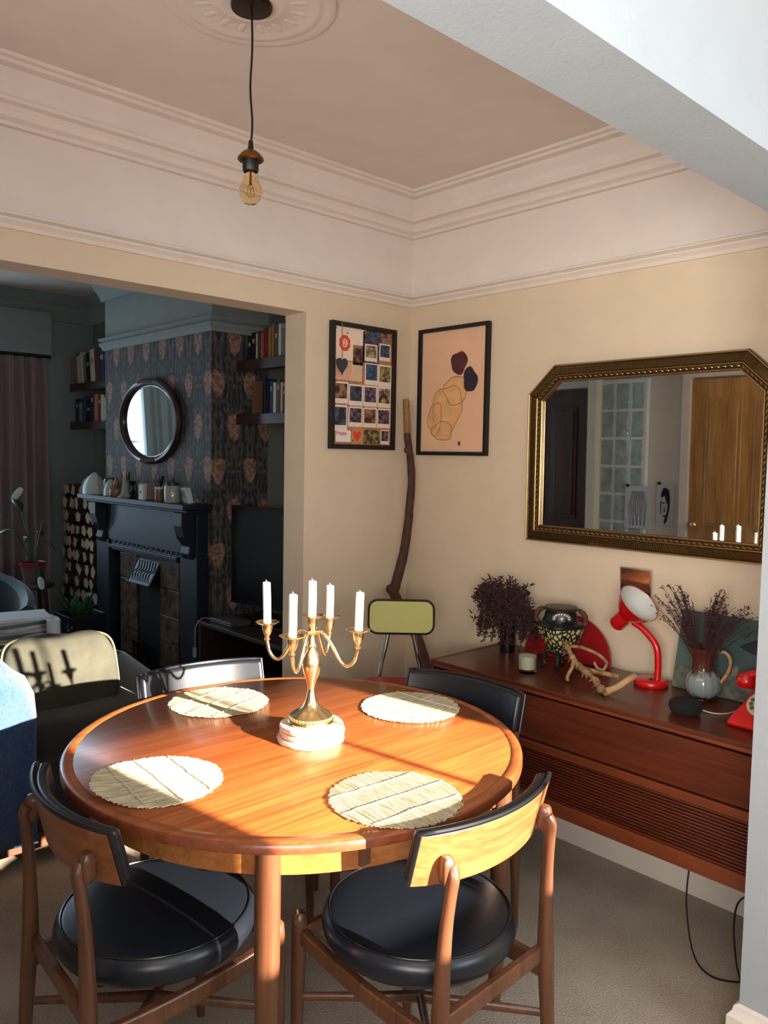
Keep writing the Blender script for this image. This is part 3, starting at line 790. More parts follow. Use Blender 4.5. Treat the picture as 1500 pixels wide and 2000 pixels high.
def red_lamp():
    bx,by=-.125,-1.30
    t=empty('desk_lamp',(bx,by,SZ),0,'bright red gooseneck desk lamp with its shade tipped upward on the sideboard','lamp')
    m=MB(); m.lathe([(.001,0),(.052,0),(.056,.004),(.057,.014),(.053,.020),(.045,.023),(.001,.024)],n=40); b=m.build('base',red_p,t)
    m=MB(); m.box((-.022,-.012,.025),(.014,.010,.006),R(40)); m.build('switch',black,b,bevel=.001)
    # neck bends toward left (+y) in the wall plane
    m=MB(); P=catmull([(.0,-.022,.02),(.002,-.022,.08),(.002,-.012,.135),(.0,.03,.180),(-.006,.070,.203)],7)
    m.tube(P,[.0112+.0005*(i%2) for i in range(len(P))],12); m.build('gooseneck',red_p,t)
    ax=Vector((-.10,-.70,.70)).normalized(); rot=ax.to_track_quat('Z','Y').to_matrix().to_4x4()
    c=Vector((-.018,.105,.210))
    M=Matrix.Translation(c)@rot@Matrix.Scale(1.17,4)
    m=MB(); m.lathe([(.001,-.034),(.018,-.033),(.0235,-.026),(.0245,.012),(.027,.021),(.040,.036),(.052,.055),(.062,.078),(.0635,.080),(.062,.080),(.050,.057),(.036,.037),(.020,.024),(.001,.022)],n=40)
    bmesh.ops.transform(m.bm,matrix=M,verts=m.bm.verts[:]); sh=m.build('shade',red_p,t)
    m=MB(); m.lathe([(.0610,.0785),(.0492,.0570),(.0352,.0372),(.001,.0250)],n=40,caps=False)
    bmesh.ops.transform(m.bm,matrix=M,verts=m.bm.verts[:]); lab(m.build('reflector',mat('matt_white_inside',(196,196,188),.6),sh),'white inside of the shade')
red_lamp()
def small_mirror():
    t=empty('small_wall_mirror',(-.007,-1.170,.928),0,'small frameless rectangular mirror on the wall behind the red lamp','mirror',rot=(0,R(-5),0))
    m=MB(); m.box((0,0,.082),(.008,.118,.164)); m.build('backing',chrome,t,smooth=False)
    m=MB(); m.box((-.0048,0,.082),(.0015,.110,.156)); m.build('glass',mirror_g,t,smooth=False)
small_mirror()
def jug():
    x,y=-.15,-1.49
    t=empty('heather_jug',(x,y,SZ),0,'brown drip glazed jug holding dry heather sprigs, right of the red lamp','jug')
    mm,N,L,b=newmat('drip_glaze'); b.inputs['Roughness'].default_value=.18; b.inputs['Coat Weight'].default_value=.5
    tc=N.new('ShaderNodeTexCoord'); sp=N.new('ShaderNodeSeparateXYZ'); L.new(tc.outputs['Object'],sp.inputs[0])
    mp=N.new('ShaderNodeMapping'); mp.inputs['Scale'].default_value=(45,45,4); n=N.new('ShaderNodeTexNoise'); n.inputs['Scale'].default_value=1; L.new(tc.outputs['Object'],mp.inputs[0]); L.new(mp.outputs[0],n.inputs['Vector'])
    a=N.new('ShaderNodeMath'); a.operation='MULTIPLY_ADD'; a.inputs[1].default_value=.05; L.new(n.outputs['Fac'],a.inputs[0]); L.new(sp.outputs[2],a.inputs[2])
    r=N.new('ShaderNodeValToRGB'); e=r.color_ramp.elements
    e[0].position=.035; e[0].color=(*lin((36,14,12)),1); e[1].position=.050; e[1].color=(*lin((116,128,128)),1)
    for pz,cc in ((.105,(126,136,132)),(.122,(66,30,22)),(.2,(84,40,28)),(.3,(84,44,30))):
        q=e.new(pz); q.color=(*lin(cc),1)
    L.new(a.outputs[0],r.inputs[0]); L.new(r.outputs[0],b.inputs['Base Color'])
    m=MB(); m.lathe([(.001,0),(.034,0),(.036,.004),(.034,.008),(.046,.020),(.053,.040),(.053,.058),(.047,.078),(.039,.092),(.035,.105),(.035,.130),(.039,.152),(.048,.170),(.046,.170),(.037,.152),(.032,.130),(.032,.105),(.001,.1)],n=60,
        wob=lambda a_,z: (1+.02*math.cos(14*a_)) * (1+ (max(0,(z-.12))*2.2*max(0,math.cos(a_-R(140)))**3)) if z<.13 or z>.12 else 1)
    m.build('jug_body',mm,t)
    d=Vector((.35,-.94,0)) # handle to the right in the picture
    m=MB(); P=catmull([d*.036+Vector((0,0,.155)),d*.060+Vector((0,0,.158)),d*.076+Vector((0,0,.135)),d*.072+Vector((0,0,.100)),d*.055+Vector((0,0,.068)),d*.048+Vector((0,0,.058))],5)
    m.tube(P,.0055,10,flat=(1,.8)); lab(m.build('handle',mat('cream_brown_glaze',(170,132,92),.25,var=.3,vscale=60),t),'cream and brown handle')
    def ab(rnd,i):
        a=rnd.choice([R(100),R(-80)])+rnd.uniform(-1.15,1.15); q=rnd.random(); return a,lerp(.0,.155,q),rnd.uniform(.17,.29)*(1-.25*abs(q-.6))
    st,lf=twig_bunch(21,130,(0,0,.08),.03,.26,.13,.0,.0012,13,.008,ab=ab)
    for v in list(st.bm.verts)+list(lf.bm.verts):
        if v.co.x>.135: v.co.x=.135
        if v.co.y<-.29: v.co.y=-.29
    st.build('twigs',mat('heather_twig',(50,30,26),.9),t); lf.build('heather_buds',mat('heather_purple',(68,34,44),.9,var=.5,vscale=50),t)
jug()
def painting():
    # leans against the wall; unframed board: plain generic stand-in landscape
    t=empty('leaning_picture',(-.085,-1.575,SZ+.001),0,'unframed teal and grey picture board leaning against the wall behind the jug','picture',rot=(0,R(13),0))
    m=MB(); m.box((0,0,.13),(.006,.44,.26)); m.build('board',mat('teal_sky_print',(62,84,82),.55,var=.2,vscale=6),t,smooth=False)
    m=MB(); m.box((-.0036,0,.04),(.001,.436,.076)); m.build('painted_ground',mat('print_town',(88,88,78),.6,var=.5,vscale=45),t,smooth=False)
    m=MB()
    m.prism([(.02,.17),(-.03,.20),(-.09,.205),(-.16,.185),(-.20,.155),(-.14,.15),(-.09,.165),(-.05,.15),(-.02,.155)],-.0042,-.0032,'x'); m.build('painted_dark_cloud',mat('print_dark',(30,32,42),.6),t,smooth=False)
    for y,h in ((.14,.03),(.10,.045),(.02,.03),(-.1,.06),(-.13,.035),(-.18,.05)):
        m=MB(); m.box((-.0042,y,.076+h/2),(.001,.02,h)); m.build('painted_building',mat('print_building',(120,116,100),.6,var=.3,vscale=60),t,smooth=False)
painting()
def speaker():
    t=empty('smart_speaker',(-.325,-1.52,SZ),0,'small round black fabric speaker with a white lead on the sideboard','speaker')
    m=MB(); m.lathe([(.001,0),(.034,0),(.044,.008),(.049,.020),(.046,.033),(.036,.041),(.02,.0435),(.001,.044)],n=40); m.build('fabric_body',mat('black_mesh_fabric',(22,22,24),.95,bump=.6,bscale=600),t)
    m=MB(); m.tube(catmull([(.040,-.025,.010),(.055,-.06,.003),(.09,-.09,.003),(.15,-.10,.003),(.19,-.14,.003)],5),.0017,6); lab(m.build('power_lead',mat('white_lead',(200,190,180),.5),t),'white power lead')
speaker()
def phone():
    t=empty('rotary_telephone',(-.235,-1.73,SZ),R(178),'red rotary dial telephone at the right end of the sideboard, half hidden by the wall','telephone')
    m=MB(); rings=[]
    # body: local +x = front
    for z,x0,x1,w in ((0,-.085,.105,.075),(.012,-.087,.110,.077),(.030,-.085,.095,.070),(.060,-.075,.045,.058),(.090,-.060,.010,.048),(.098,-.055,.0,.046)):
        rings.append(m.ring([(x0,-w,z),(x1,-w,z),(x1,w,z),(x0,w,z)]))
    m.skin(rings); b=m.build('body',red_p,t,bevel=.012,seg=3)
    M=Matrix.Translation((.052,0,.066))@Matrix.Rotation(R(42),4,'Y')
    m=MB(); m.lathe([(.001,0),(.042,0),(.043,.004),(.001,.006)],n=36); bmesh.ops.transform(m.bm,matrix=M,verts=m.bm.verts[:]); d=m.build('dial_plate',mat('cream_dial',(190,180,150),.4),t)
    m=MB()
    for k in range(10):
        a=R(60+k*28); m.lathe([(.001,.0055),(.006,.0055),(.006,.0075),(.001,.0076)],(.030*math.cos(a),.030*math.sin(a),0),14)
    m.lathe([(.001,.0055),(.016,.0055),(.015,.008),(.001,.008)],n=20)
    bmesh.ops.transform(m.bm,matrix=M,verts=m.bm.verts[:]); m.build('finger_holes',mat('dial_hole',(96,84,70),.5),d)
    m=MB(); m.tube(catmull([(-.035,-.085,.118),(-.035,-.05,.132),(-.035,0,.136),(-.035,.05,.132),(-.035,.085,.118)],5),.013,12)
    for s in (-1,1): m.lathe([(.001,.082),(.022,.084),(.029,.096),(.029,.108),(.020,.124),(.001,.128)],(-.035,s*.088,0),24)
    m.build('handset',red_p,t)
    m=MB(); m.box((-.03,0,.106),(.03,.05,.022)); m.build('cradle',red_p,t,bevel=.005)
phone()

# ------------------------------------------------------------------ gilt mirror
def big_mirror():
    t=empty('gilt_mirror',(-.012,-1.172,1.152),0,'wide gilt framed mirror with cut top corners on the right wall above the sideboard','mirror',rot=(0,R(-.55),0))
    hw=.478; H=.675; c=.115
    out=[(-hw,0),(hw,0),(hw,H-c*.92),(hw-c,H),(-hw+c,H),(-hw,H-c*.92)]   # (y,z) local
    def inset(d):
        n=len(out); res=[]
        for i in range(n):
            p0=Vector(out[i-1]);p=Vector(out[i]);p1=Vector(out[(i+1)%n])
            e0=(p-p0).normalized(); e1=(p1-p).normalized(); n0=Vector((-e0.y,e0.x)); n1=Vector((-e1.y,e1.x))
            q=(n0+n1).normalized(); k=d/max(.2,q.dot(n0)); res.append(p+q*k)
        return res
    prof=[(0,0),(0,.018),(.004,.022),(.007,.021),(.010,.018),(.036,.026),(.040,.021),(.043,.020),(.046,.023),(.052,.023),(.055,.019),(.058,.018),(.061,.019),(.064,.016),(.064,.004)]
    br=mat('dark_gilt_ribs',(84,64,40),.35,metal=.75,var=.2,vscale=40); gd=mat('bright_gilt',(186,150,96),.3,metal=.9)
    m=MB(); rings=[]
    for d,x in prof: rings.append(m.ring([(-x,p.x,p.y) for p in inset(d)]))
    m.skin(rings,True,False); m.build('frame',br,t,angle=20)
    m=MB()
    for d,x in ((.004,.022),(.041,.021),(.061,.018)):
        P=inset(d); n=len(P)
        for i in range(n):
            a,b=P[i],P[(i+1)%n]; m.tube([(-x,a.x,a.y),(-x,b.x,b.y)],.0022,6)
    m.build('gilt_beading',gd,t)
    ribs=MB(); eggs=MB()
    A,B,Cc=inset(.011),inset(.036),inset(.0495); n=len(A)
    for i in range(n):
        a0,a1=A[i],A[(i+1)%n]; b0,b1=B[i],B[(i+1)%n]; L=(a1-a0).length; k=max(2,int(L/.0085))
        for j in range(1,k):
            u=j/k; p=a0.lerp(a1,u); q=b0.lerp(b1,u)
            ribs.tube([(-.0195,p.x,p.y),(-.0255,q.x,q.y)],.0022,4,caps=False)
        c0,c1=Cc[i],Cc[(i+1)%n]; k=int(L/.022)
        ang=math.atan2(c1.y-c0.y,c1.x-c0.x)
        for j in range(k):
            p=c0.lerp(c1,(j+.5)/k)
            eggs.puff((-.0235,p.x,p.y),(.006,.015,.005),.9,Matrix.Rotation(ang+.4,4,'X'),8,5)
    ribs.build('reeding',mat('gilt_reeds',(120,94,58),.3,metal=.85),t); eggs.build('leaf_ornament',gd,t)
    m=MB(); P=inset(.060); m.prism([(p.x,p.y) for p in P],-.008,-.005,'x'); m.build('glass',mirror_g,t,smooth=False)
    m=MB(); P=inset(.004); m.prism([(p.x,p.y) for p in P],-.004,.0,'x'); m.build('back_board',black,t,smooth=False)
big_mirror()

# ------------------------------------------------------------------ framed pictures
def frame(t,w,h,fw,axis,depth=.02,fm=black):
    # frame in local (u,z); axis 'x': u=x facing -y ; axis 'y': u=y facing -x
    m=MB()
    def bx(u,z,du,dz):
        if axis=='x': m.box((u,-depth/2,z),(du,depth,dz))
        else: m.box((-depth/2,u,z),(depth,du,dz))
    bx(-w/2+fw/2,h/2,fw,h); bx(w/2-fw/2,h/2,fw,h); bx(0,fw/2,w-2*fw,fw); bx(0,h-fw/2,w-2*fw,fw)
    return m.build('frame',fm,t,smooth=False,bevel=.0015)
def paper_print():
    # generic stand-in: warm abstract shapes on peach paper
    t=empty('framed_print',(-.004,-.2705,1.479),0,'black framed peach paper print of loose ochre and dark shapes, right of the corner','picture')
    w,h=.402,.553
    frame(t,w,h,.016,'y',.022)
    m=MB(); m.box((-.006,0,h/2),(.004,w-.03,h-.03)); m.build('mount',mat('pale_mount',(200,178,160),.7),t,smooth=False)
    m=MB(); m.box((-.0085,0,h/2),(.001,w-.044,h-.044)); m.build('paper',mat('peach_paper',(222,178,144),.75,var=.05,vscale=5),t,smooth=False)
    def blob(cy,cz,ry,rz,mt,seed,name,lv,rot=0):
        rnd=random.Random(seed); k1,k2=rnd.random()*6,rnd.random()*6
        pl=[]
        for i in range(40):
            a=2*PI*i/40; rr=1+.08*math.sin(3*a+k1)+.05*math.sin(5*a+k2)
            y_,z_=ry*rr*math.cos(a),rz*rr*math.sin(a)
            pl.append((cy+y_*math.cos(rot)-z_*math.sin(rot),cz+y_*math.sin(rot)+z_*math.cos(rot)))
        q=MB(); q.prism(pl,-.0092-lv*.0003,-.0088-lv*.0003,'x'); q.build(name,mt,t,smooth=False)
        o=MB(); o.tube([(-.0094-lv*.0003,a,b) for a,b in pl+[pl[0]]],.0011,4); o.build('outline',mat('sepia_line',(92,58,44),.8),t)
    och=mat('ochre_wash',(214,164,112),.8,var=.14,vscale=22)
    blob(.03,.20,.085,.105,och,1,'ochre_shape',0,.25); blob(-.02,.28,.07,.06,och,2,'ochre_shape',1,-.3)
    blob(.10,.16,.04,.07,och,3,'ochre_shape',2,.1); blob(.055,.105,.06,.04,och,7,'ochre_shape',3)
    blob(-.035,.395,.045,.048,mat('aubergine_wash',(78,38,44),.8,var=.3,vscale=40),4,'dark_shape',4,.4)
    blob(-.10,.32,.038,.052,mat('blue_black_wash',(44,36,50),.8,var=.3,vscale=40),5,'dark_shape',5,-.2)
    q=MB(); q.box((-.0095,-.045,.052),(.001,.014,.018)); q.build('stamp',mat('stamp_brown',(110,64,50),.8),t,smooth=False)
paper_print()
PCOL=[((52,30,34),(150,110,80)),((22,28,36),(70,90,110)),((44,34,30),(170,150,120)),((30,44,66),(50,90,120)),((60,44,34),(150,140,90)),((24,20,30),(110,90,120))]
def photo_mat(i):
    nm='snapshot_%s'%('abcdef'[i]);
    if nm in MATS: return MATS[nm]
    m,N,L,b=newmat(nm); b.inputs['Roughness'].default_value=.35
    tc=N.new('ShaderNodeTexCoord'); n=N.new('ShaderNodeTexNoise'); n.inputs['Scale'].default_value=34+6*i; n.inputs['Detail'].default_value=2
    L.new(tc.outputs['Object'],n.inputs['Vector']); r=N.new('ShaderNodeValToRGB'); e=r.color_ramp.elements
    e[0].position=.42; e[1].position=.64; e[0].color=(*lin(PCOL[i][0]),1); e[1].color=(*lin(PCOL[i][1]),1)
    L.new(n.outputs['Fac'],r.inputs[0]); L.new(r.outputs[0],b.inputs['Base Color']); return m
def text(body,size,mt,par,loc,rot,ext=.0003,name='lettering'):
    cu=bpy.data.curves.new(name,'FONT'); cu.body=body; cu.size=size; cu.extrude=ext; cu.align_x='CENTER'; cu.align_y='CENTER'
    tmp=bpy.data.objects.new('tmp',cu); COL.objects.link(tmp)
    bpy.context.view_layer.update()
    me=bpy.data.meshes.new_from_object(tmp); bpy.data.objects.remove(tmp)
    me.materials.clear(); me.materials.append(mt)
    o=bpy.data.objects.new(name,me); COL.objects.link(o); o.parent=par; o.location=loc; o.rotation_euler=rot
    return o
def board():
    w,h=.37,.528
    t=empty('photo_board',(-.2985,-.004,1.498),0,'black framed pinboard crowded with instant photos and cards, left of the corner','noticeboard')
    frame(t,w,h,.02,'x',.022)
    m=MB(); m.box((0,-.007,h/2),(w-.035,.006,h-.035)); m.build('cork',mat('cork',(170,116,78),.9,var=.3,vscale=90),t,smooth=False)
    wh=mat('photo_white',(224,208,192),.5)
    x0,x1,z0,z1=-w/2+.02,w/2-.02,.02,h-.02
    W,Hh=x1-x0,z1-z0
    def inst(u,v,du,dv,pm,lv=0,border=True,name='instant_photo',base=wh):
        x=x0+W*(u+du/2); z=z1-Hh*(v+dv/2); y=-.0108-lv*.0006
        m=MB(); m.box((x,y,z),(W*du,.0008,Hh*dv))
        if border:
            m.mi=1; m.box((x,y-.0005,z+Hh*dv*.07),(W*du*.84,.0006,Hh*dv*.70)); return m.build(name,[base,pm],t,smooth=False)
        return m.build(name,[pm],t,smooth=False)
    g=[(.52,.24,2),(.76,.24,1)]
    # big cards at the top left
    inst(.0,.0,.5,.28,mat('poster_cream',(226,206,184),.6),0,False,'card')
    inst(.31,.14,.17,.17,photo_mat(0),1,False,'postcard')
    inst(.48,.01,.28,.27,photo_mat(5),0,False,'card')
    inst(.54,.0,.25,.09,photo_mat(1),2,False,'card'); inst(.78,.0,.21,.1,photo_mat(0),0,False,'photo')
    inst(.77,.095,.2,.15,photo_mat(3),1)
    inst(.51,.115,.22,.15,photo_mat(2),2)
    inst(.0,.29,.28,.16,mat('pink_note',(214,160,138),.7,var=.15,vscale=80),0,False,'note')
    inst(.28,.29,.19,.16,mat('buff_note',(206,178,146),.7,var=.08,vscale=80),1,False,'note')
    inst(.52,.275,.235,.195,photo_mat(3)); inst(.76,.28,.235,.195,photo_mat(4))
    for i in range(4): inst(.0+i*.25,.465+.012*(i>0),.24,.185,photo_mat((0,1,5,2)[i]))
    inst(.0,.665,.23,.22,photo_mat(1)); 
    for i in range(3): inst(.25+i*.25,.67,.24,.175,photo_mat((5,0,5)[i]))
    inst(.04,.88,.25,.10,mat('white_card',(226,218,208),.6),2,False,'card')
    inst(.30,.85,.21,.14,mat('kraft_card',(186,134,88),.8),1,False,'card'); inst(.51,.865,.3,.125,photo_mat(4),1,False,'photo'); inst(.82,.86,.15,.13,photo_mat(5),1)
    rd=mat('orange_red_print',(216,64,36),.6)
    # red ring with numeral two
    m=MB(); cx,cz=x0+W*.17,z1-Hh*.135; n=8
    A=[m.ring([(cx+r*math.cos(2*PI*(k+.5)/n),y,cz+r*1.1*math.sin(2*PI*(k+.5)/n)) for k in range(n)]) for r,y in ((.032,-.0114),(.032,-.0122),(.017,-.0122),(.017,-.0114))]
    m.skin(A+[A[0]],True,False); m.build('red_emblem',rd,t,smooth=False)
    text('2',.035,rd,t,(cx,-.0122,cz-.001),(R(90),0,0))
    text('Happy',.022,mat('red_ink',(190,50,60),.7),t,(x0+W*.13,-.0134,z1-Hh*.905),(R(90),0,0))
    m=MB(); cx,cz=x0+W*.4,z1-Hh*.92; m.prism([(cx+s*.022*(math.sin(a)**3)*1.0,cz+.0016*(13*math.cos(a)-5*math.cos(2*a)-2*math.cos(3*a))) for a in [2*PI*i/30 for i in range(30)] for s in (1,)],-.0127,-.0121,'y'); m.build('heart_print',rd,t,smooth=False)
    m=MB(); rnd=random.Random(5)
    for u,v in ((.01,.012),(.2,.045),(.02,.46),(.24,.665),(.5,.665),(.74,.665),(.01,.655),(.4,.3),(.47,.29),(.32,.96),(.29,.875),(.99,.27),(.62,.0)):
        m.sphere((x0+W*u+.003,-.014,z1-Hh*v-.002),.0035,8,6)
    m.build('pins',mat('pin_heads',(120,70,50),.4),t)
    # heart pendant hanging over the board
    hx,hz=x0+W*.09,z1-Hh*.33
    hp=empty('hanging_heart',(-.2985+hx,-.031,1.498+hz),0,'small slate heart hanging on twine over the left of the pinboard','ornament')
    m=MB(); m.prism([(.0018*16*math.sin(a)**3,.0024*(13*math.cos(a)-5*math.cos(2*a)-2*math.cos(3*a)-math.cos(4*a))) for a in [2*PI*i/36 for i in range(36)]],-.003,.003,'y'); m.build('heart',mat('slate',(44,54,60),.7),hp,bevel=.001)
    m=MB(); m.tube([(0,.0,.015),(.001,.0,.06),(0,.003,.18)],.0018,6); m.build('twine',mat('twine',(140,108,72),.9),hp)
board()

# ------------------------------------------------------------------ walking stick in the corner
def stick():
    t=empty('driftwood_staff',(-.2,-.4,0),0,'tall crooked brown wooden staff standing in the corner behind the yellow chair','staff')
    o=Vector((-.2,-.4,0))
    P=[(-.06,-.034,1.726),(-.062,-.045,1.62),(-.062,-.05,1.56),(-.07,-.081,1.452),(-.075,-.095,1.35),(-.082,-.09,1.224),(-.085,-.092,1.20),(-.1,-.08,1.041),(-.13,-.06,.89),(-.14,-.065,.86),(-.16,-.152,.79),(-.17,-.256,.677),(-.2,-.337,.56),(-.2,-.39,.3),(-.2,-.41,.012)]
    P=[Vector(p)-o for p in P]; C=catmull(P,5)
    top=[c for c in C if c.z>1.57]; k=len(top)
    rnd=random.Random(1)
    rr=[.014+.008*min(1,(1.726-c.z)/.8)+rnd.uniform(-.0008,.0008) for c in C]
    m=MB(); m.tube(C[k-1:],rr[k-1:],12)
    for q,s in (((-.073,-.088,1.21),.016),((-.145,-.05,.88),.016),((-.066,-.06,1.5),.012)): m.sphere(Vector(q)-o+Vector((-.010,.0,0)),s,10,8,(1,1,1.3))
    m.build('bark_shaft',mat('brown_bark',(72,44,34),.75,var=.35,vscale=30,bump=.6,bscale=60),t)
    m=MB(); m.tube(C[:k],rr[:k],12); lab(m.build('stripped_tip',mat('bare_wood',(140,100,62),.7,var=.25,vscale=30),t),'bare pale tip')
stick()

# ------------------------------------------------------------------ yellow backed chair
def yellow_chair():
    yaw=46.85
    t=empty('kitchen_stool',(-.56,-.545,0),R(yaw-90),'retro high kitchen chair with yellow back and red seat in the corner','chair')
    # local: +y away from camera, x right
    ym=mat('yellow_laminate',(150,144,40),.42); rm=mat('red_vinyl',(150,20,34),.45)
    def rr(w,h,r,n=8):
        out=[]
        for cx,cz,a0 in ((w/2-r,h/2-r,0),(-w/2+r,h/2-r,90),(-w/2+r,-h/2+r,180),(w/2-r,-h/2+r,270)):
            for i in range(n+1):
                a=R(a0+90*i/n); out.append((cx+r*math.cos(a),cz+r*math.sin(a)))
        return out
    M=Matrix.Translation((0,.155,.853))@Matrix.Rotation(R(-8),4,'X')
    m=MB(); m.prism(rr(.246,.122,.032),-.006,.006,'y')
    bmesh.ops.transform(m.bm,matrix=M,verts=m.bm.verts[:]); b=m.build('backrest',ym,t,bevel=.002)
    m=MB(); p=rr(.248,.124,.033); m.tube([(u,0,v) for u,v in p+[p[0]]],.0065,8)
    bmesh.ops.transform(m.bm,matrix=M,verts=m.bm.verts[:]); lab(m.build('edge_band',black,b),'black edging')
    m=MB(); m.puff((-.015,.02,.605),(.25,.25,.045),.3); m.build('seat',rm,t)
    for s in (-1,1):
        m=MB(); m.tube(catmull([(s*.048,.168,.86),(s*.05,.165,.78),(s*.085,.150,.60),(s*.115,.16,.3),(s*.125,.17,.0)],5),.0085,10); m.build('rear_leg',chrome,t)
        m=MB(); m.tube([(s*.09,-.075,.59),(s*.10,-.09,.0)],.0085,10); m.build('front_leg',chrome,t)
    m=MB(); m.tube([(-.098,-.086,.2),(.098,-.086,.2)],.007,8); m.tube([(-.12,.163,.2),(.12,.163,.2)],.007,8); m.build('foot_rail',chrome,t)
yellow_chair()

# ------------------------------------------------------------------ cables under the sideboard
m=MB(); m.tube(catmull([(-.42,-1.60,.325),(-.43,-1.60,.2),(-.43,-1.63,.06),(-.40,-1.68,.006),(-.34,-1.76,.006)],6),.0026,8)
tag(m.build('power_cable',black),'black power cable hanging down from under the sideboard','cable')
m=MB(); m.tube(catmull([(-.46,-1.86,.33),(-.50,-1.79,.33),(-.50,-1.765,.26),(-.48,-1.77,.12),(-.46,-1.80,.006),(-.55,-1.815,.006),(-.60,-1.822,.006)],6),.0026,8)
tag(m.build('looped_cable',black),'thin black cable looping down to the carpet beside the white wall end','cable')

# ================================================================== living room
# fireplace
iron=mat('black_cast_iron',(18,22,30),.35,metal=.3,spec=.6); blue_b=mat('blue_black_gloss',(14,22,40),.5)
def fireplace():
    t=empty('fireplace',(-.36,1.77,0),0,'black fireplace surround with bracketed mantel shelf and cast iron insert on the papered chimney breast','fireplace')
    def B(name,x0,x1,y0,y1,z0,z1,mt=blue_b,par=t,bev=.004):
        m=MB(); m.box(((x0+x1)/2,(y0+y1)/2,(z0+z1)/2),(x1-x0,y1-y0,z1-z0)); return m.build(name,mt,par,smooth=False,bevel=bev)
    m=MB(); m.box((-.09,.005,1.185),(.18,1.35,.03)); m.box((-.075,.005,1.162),(.15,1.31,.016)); m.build('mantel_shelf',blue_b,t,smooth=False,bevel=.005)
    B('frieze',-.07,-.001,-.62,.62,.92,1.153)
    for y in (-.54,.54):
        B('jamb',-.075,-.001,y-.09,y+.09,0.001,.92)
        m=MB(); m.prism([(-.001,.90),(-.085,.90),(-.10,.93),(-.09,.97),(-.125,1.02),(-.14,1.08),(-.14,1.152),(-.001,1.152)],y-.045,y+.045,'y'); m.build('corbel',blue_b,t,smooth=False,bevel=.004)
        B('plinth',-.10,-.001,y-.11,y+.11,.001,.14)
    # insert
    B('insert_plate',-.022,-.001,-.44,.44,.001,.90,iron)
    m=MB(); m.box((-.05,0,.885),(.07,.86,.022)); m.box((-.04,0,.915),(.05,.86,.05)); m.box((-.045,0,.868),(.06,.82,.012)); o=m.build('insert_cornice',iron,t,smooth=False,bevel=.003)
    m=MB()
    for i in range(14):
        y=-.39+i*.06; m.tube([(-.067,y+.022*math.cos(2*PI*k/10),.917+.016*math.sin(2*PI*k/10)) for k in range(11)],.003,5)
    m.build('cast_frieze',mat('worn_iron',(70,80,92),.4,metal=.6),o)
    tile=mat('painted_tile',(92,72,60),.25,var=.6,vscale=16)
    tile_r=mat('red_tile',(84,34,24),.3,var=.2,vscale=20)
    for s,ya,yb in ((1,.15,.37),(-1,-.37,-.15)):
        for k in range(5):
            m=MB(); m.box((-.03,(ya+yb)/2,.08+.155*k+.07),(.014,yb-ya-.006,.150)); m.build('tile',tile_r if k==0 else tile,t,smooth=False,bevel=.002)
    # canopy hood
    m=MB(); rings=[]
    for x,z,h in ((-.025,.84,.14),(-.10,.70,.14)): rings.append(m.ring([(x,-h,z),(x,h,z),(x+.012,h,z-.006),(x+.012,-h,z-.006)]))
    m.skin(rings); h=m.build('hood',iron,t,smooth=False)
    m=MB(); 
    for a,b in (((-.027,-.14,.842),(-.102,-.14,.702)),((-.027,.14,.842),(-.102,.14,.702)),((-.102,-.14,.702),(-.102,.14,.702))): m.tube([a,b],.005,8)
    for i in range(7):
        y=-.1+i*.033; m.tube(catmull([(-.098,y,.715),(-.07,y+.02,.76),(-.06,y-.015,.78),(-.035,y+.005,.825)],4),.003,5)
    m.build('hood_scrollwork',mat('worn_iron',(70,80,92),.4,metal=.6),h)
    m=MB(); 
    for i in range(7): m.tube([(-.06,-.12+i*.04,.14),(-.07,-.12+i*.04,.32)],.006,6)
    m.box((-.065,0,.33),(.02,.28,.02)); m.box((-.065,0,.14),(.02,.28,.02)); m.build('grate',iron,t,smooth=False)
    m=MB(); m.box((-.0235,0,.38),(.002,.29,.62)); m.build('fire_opening',mat('near_black',(6,6,7),.9),t,smooth=False)  # flat near-black sheet standing for the opening
fireplace()
def hearth():
    m=MB(); m.box((-.60,1.77,.015),(.38,1.3,.03)); tag(m.build('hearth_slab',mat('dark_slate',(34,36,42),.4,var=.2),smooth=False,bevel=.004),'dark slate hearth slab in front of the fireplace','hearth')
hearth()
# oval mirror
def oval():
    t=empty('oval_mirror',(-.365,1.785,1.65),0,'oval wall mirror in a dark carved frame on the floral wallpaper above the mantel','mirror',rot=(0,R(-2),0))
    fm=mat('dark_walnut_frame',(48,30,26),.35,coat=.3); n=56
    m=MB(); rings=[]
    for d,x in ((0,0),(0,.02),(.012,.034),(.026,.036),(.038,.028),(.046,.018),(.046,.004)):
        rings.append(m.ring([(-x,(.372-d)*math.cos(2*PI*k/n),(.252-d)*math.sin(2*PI*k/n)) for k in range(n)]))
    m.skin(rings,True,False); m.build('frame',fm,t)
    m=MB()
    for sgn in (-1,1):
        for k in range(9): 
            a=sgn*PI/2+(k-4)*.055; m.sphere((-.036,.352*math.cos(a),.232*math.sin(a)),.012-.0012*abs(k-4),8,6)
    m.build('carved_crest',mat('bronzed_carving',(110,84,56),.35,metal=.5),t)
    m=MB(); m.prism([(.33*math.cos(2*PI*k/n),.21*math.sin(2*PI*k/n)) for k in range(n)],-.010,-.006,'x'); m.build('glass',mirror_g,t,smooth=False)
    m=MB(); m.prism([(.36*math.cos(2*PI*k/n),.24*math.sin(2*PI*k/n)) for k in range(n)],-.004,-.0,'x'); m.build('back_board',black,t,smooth=False)
oval()
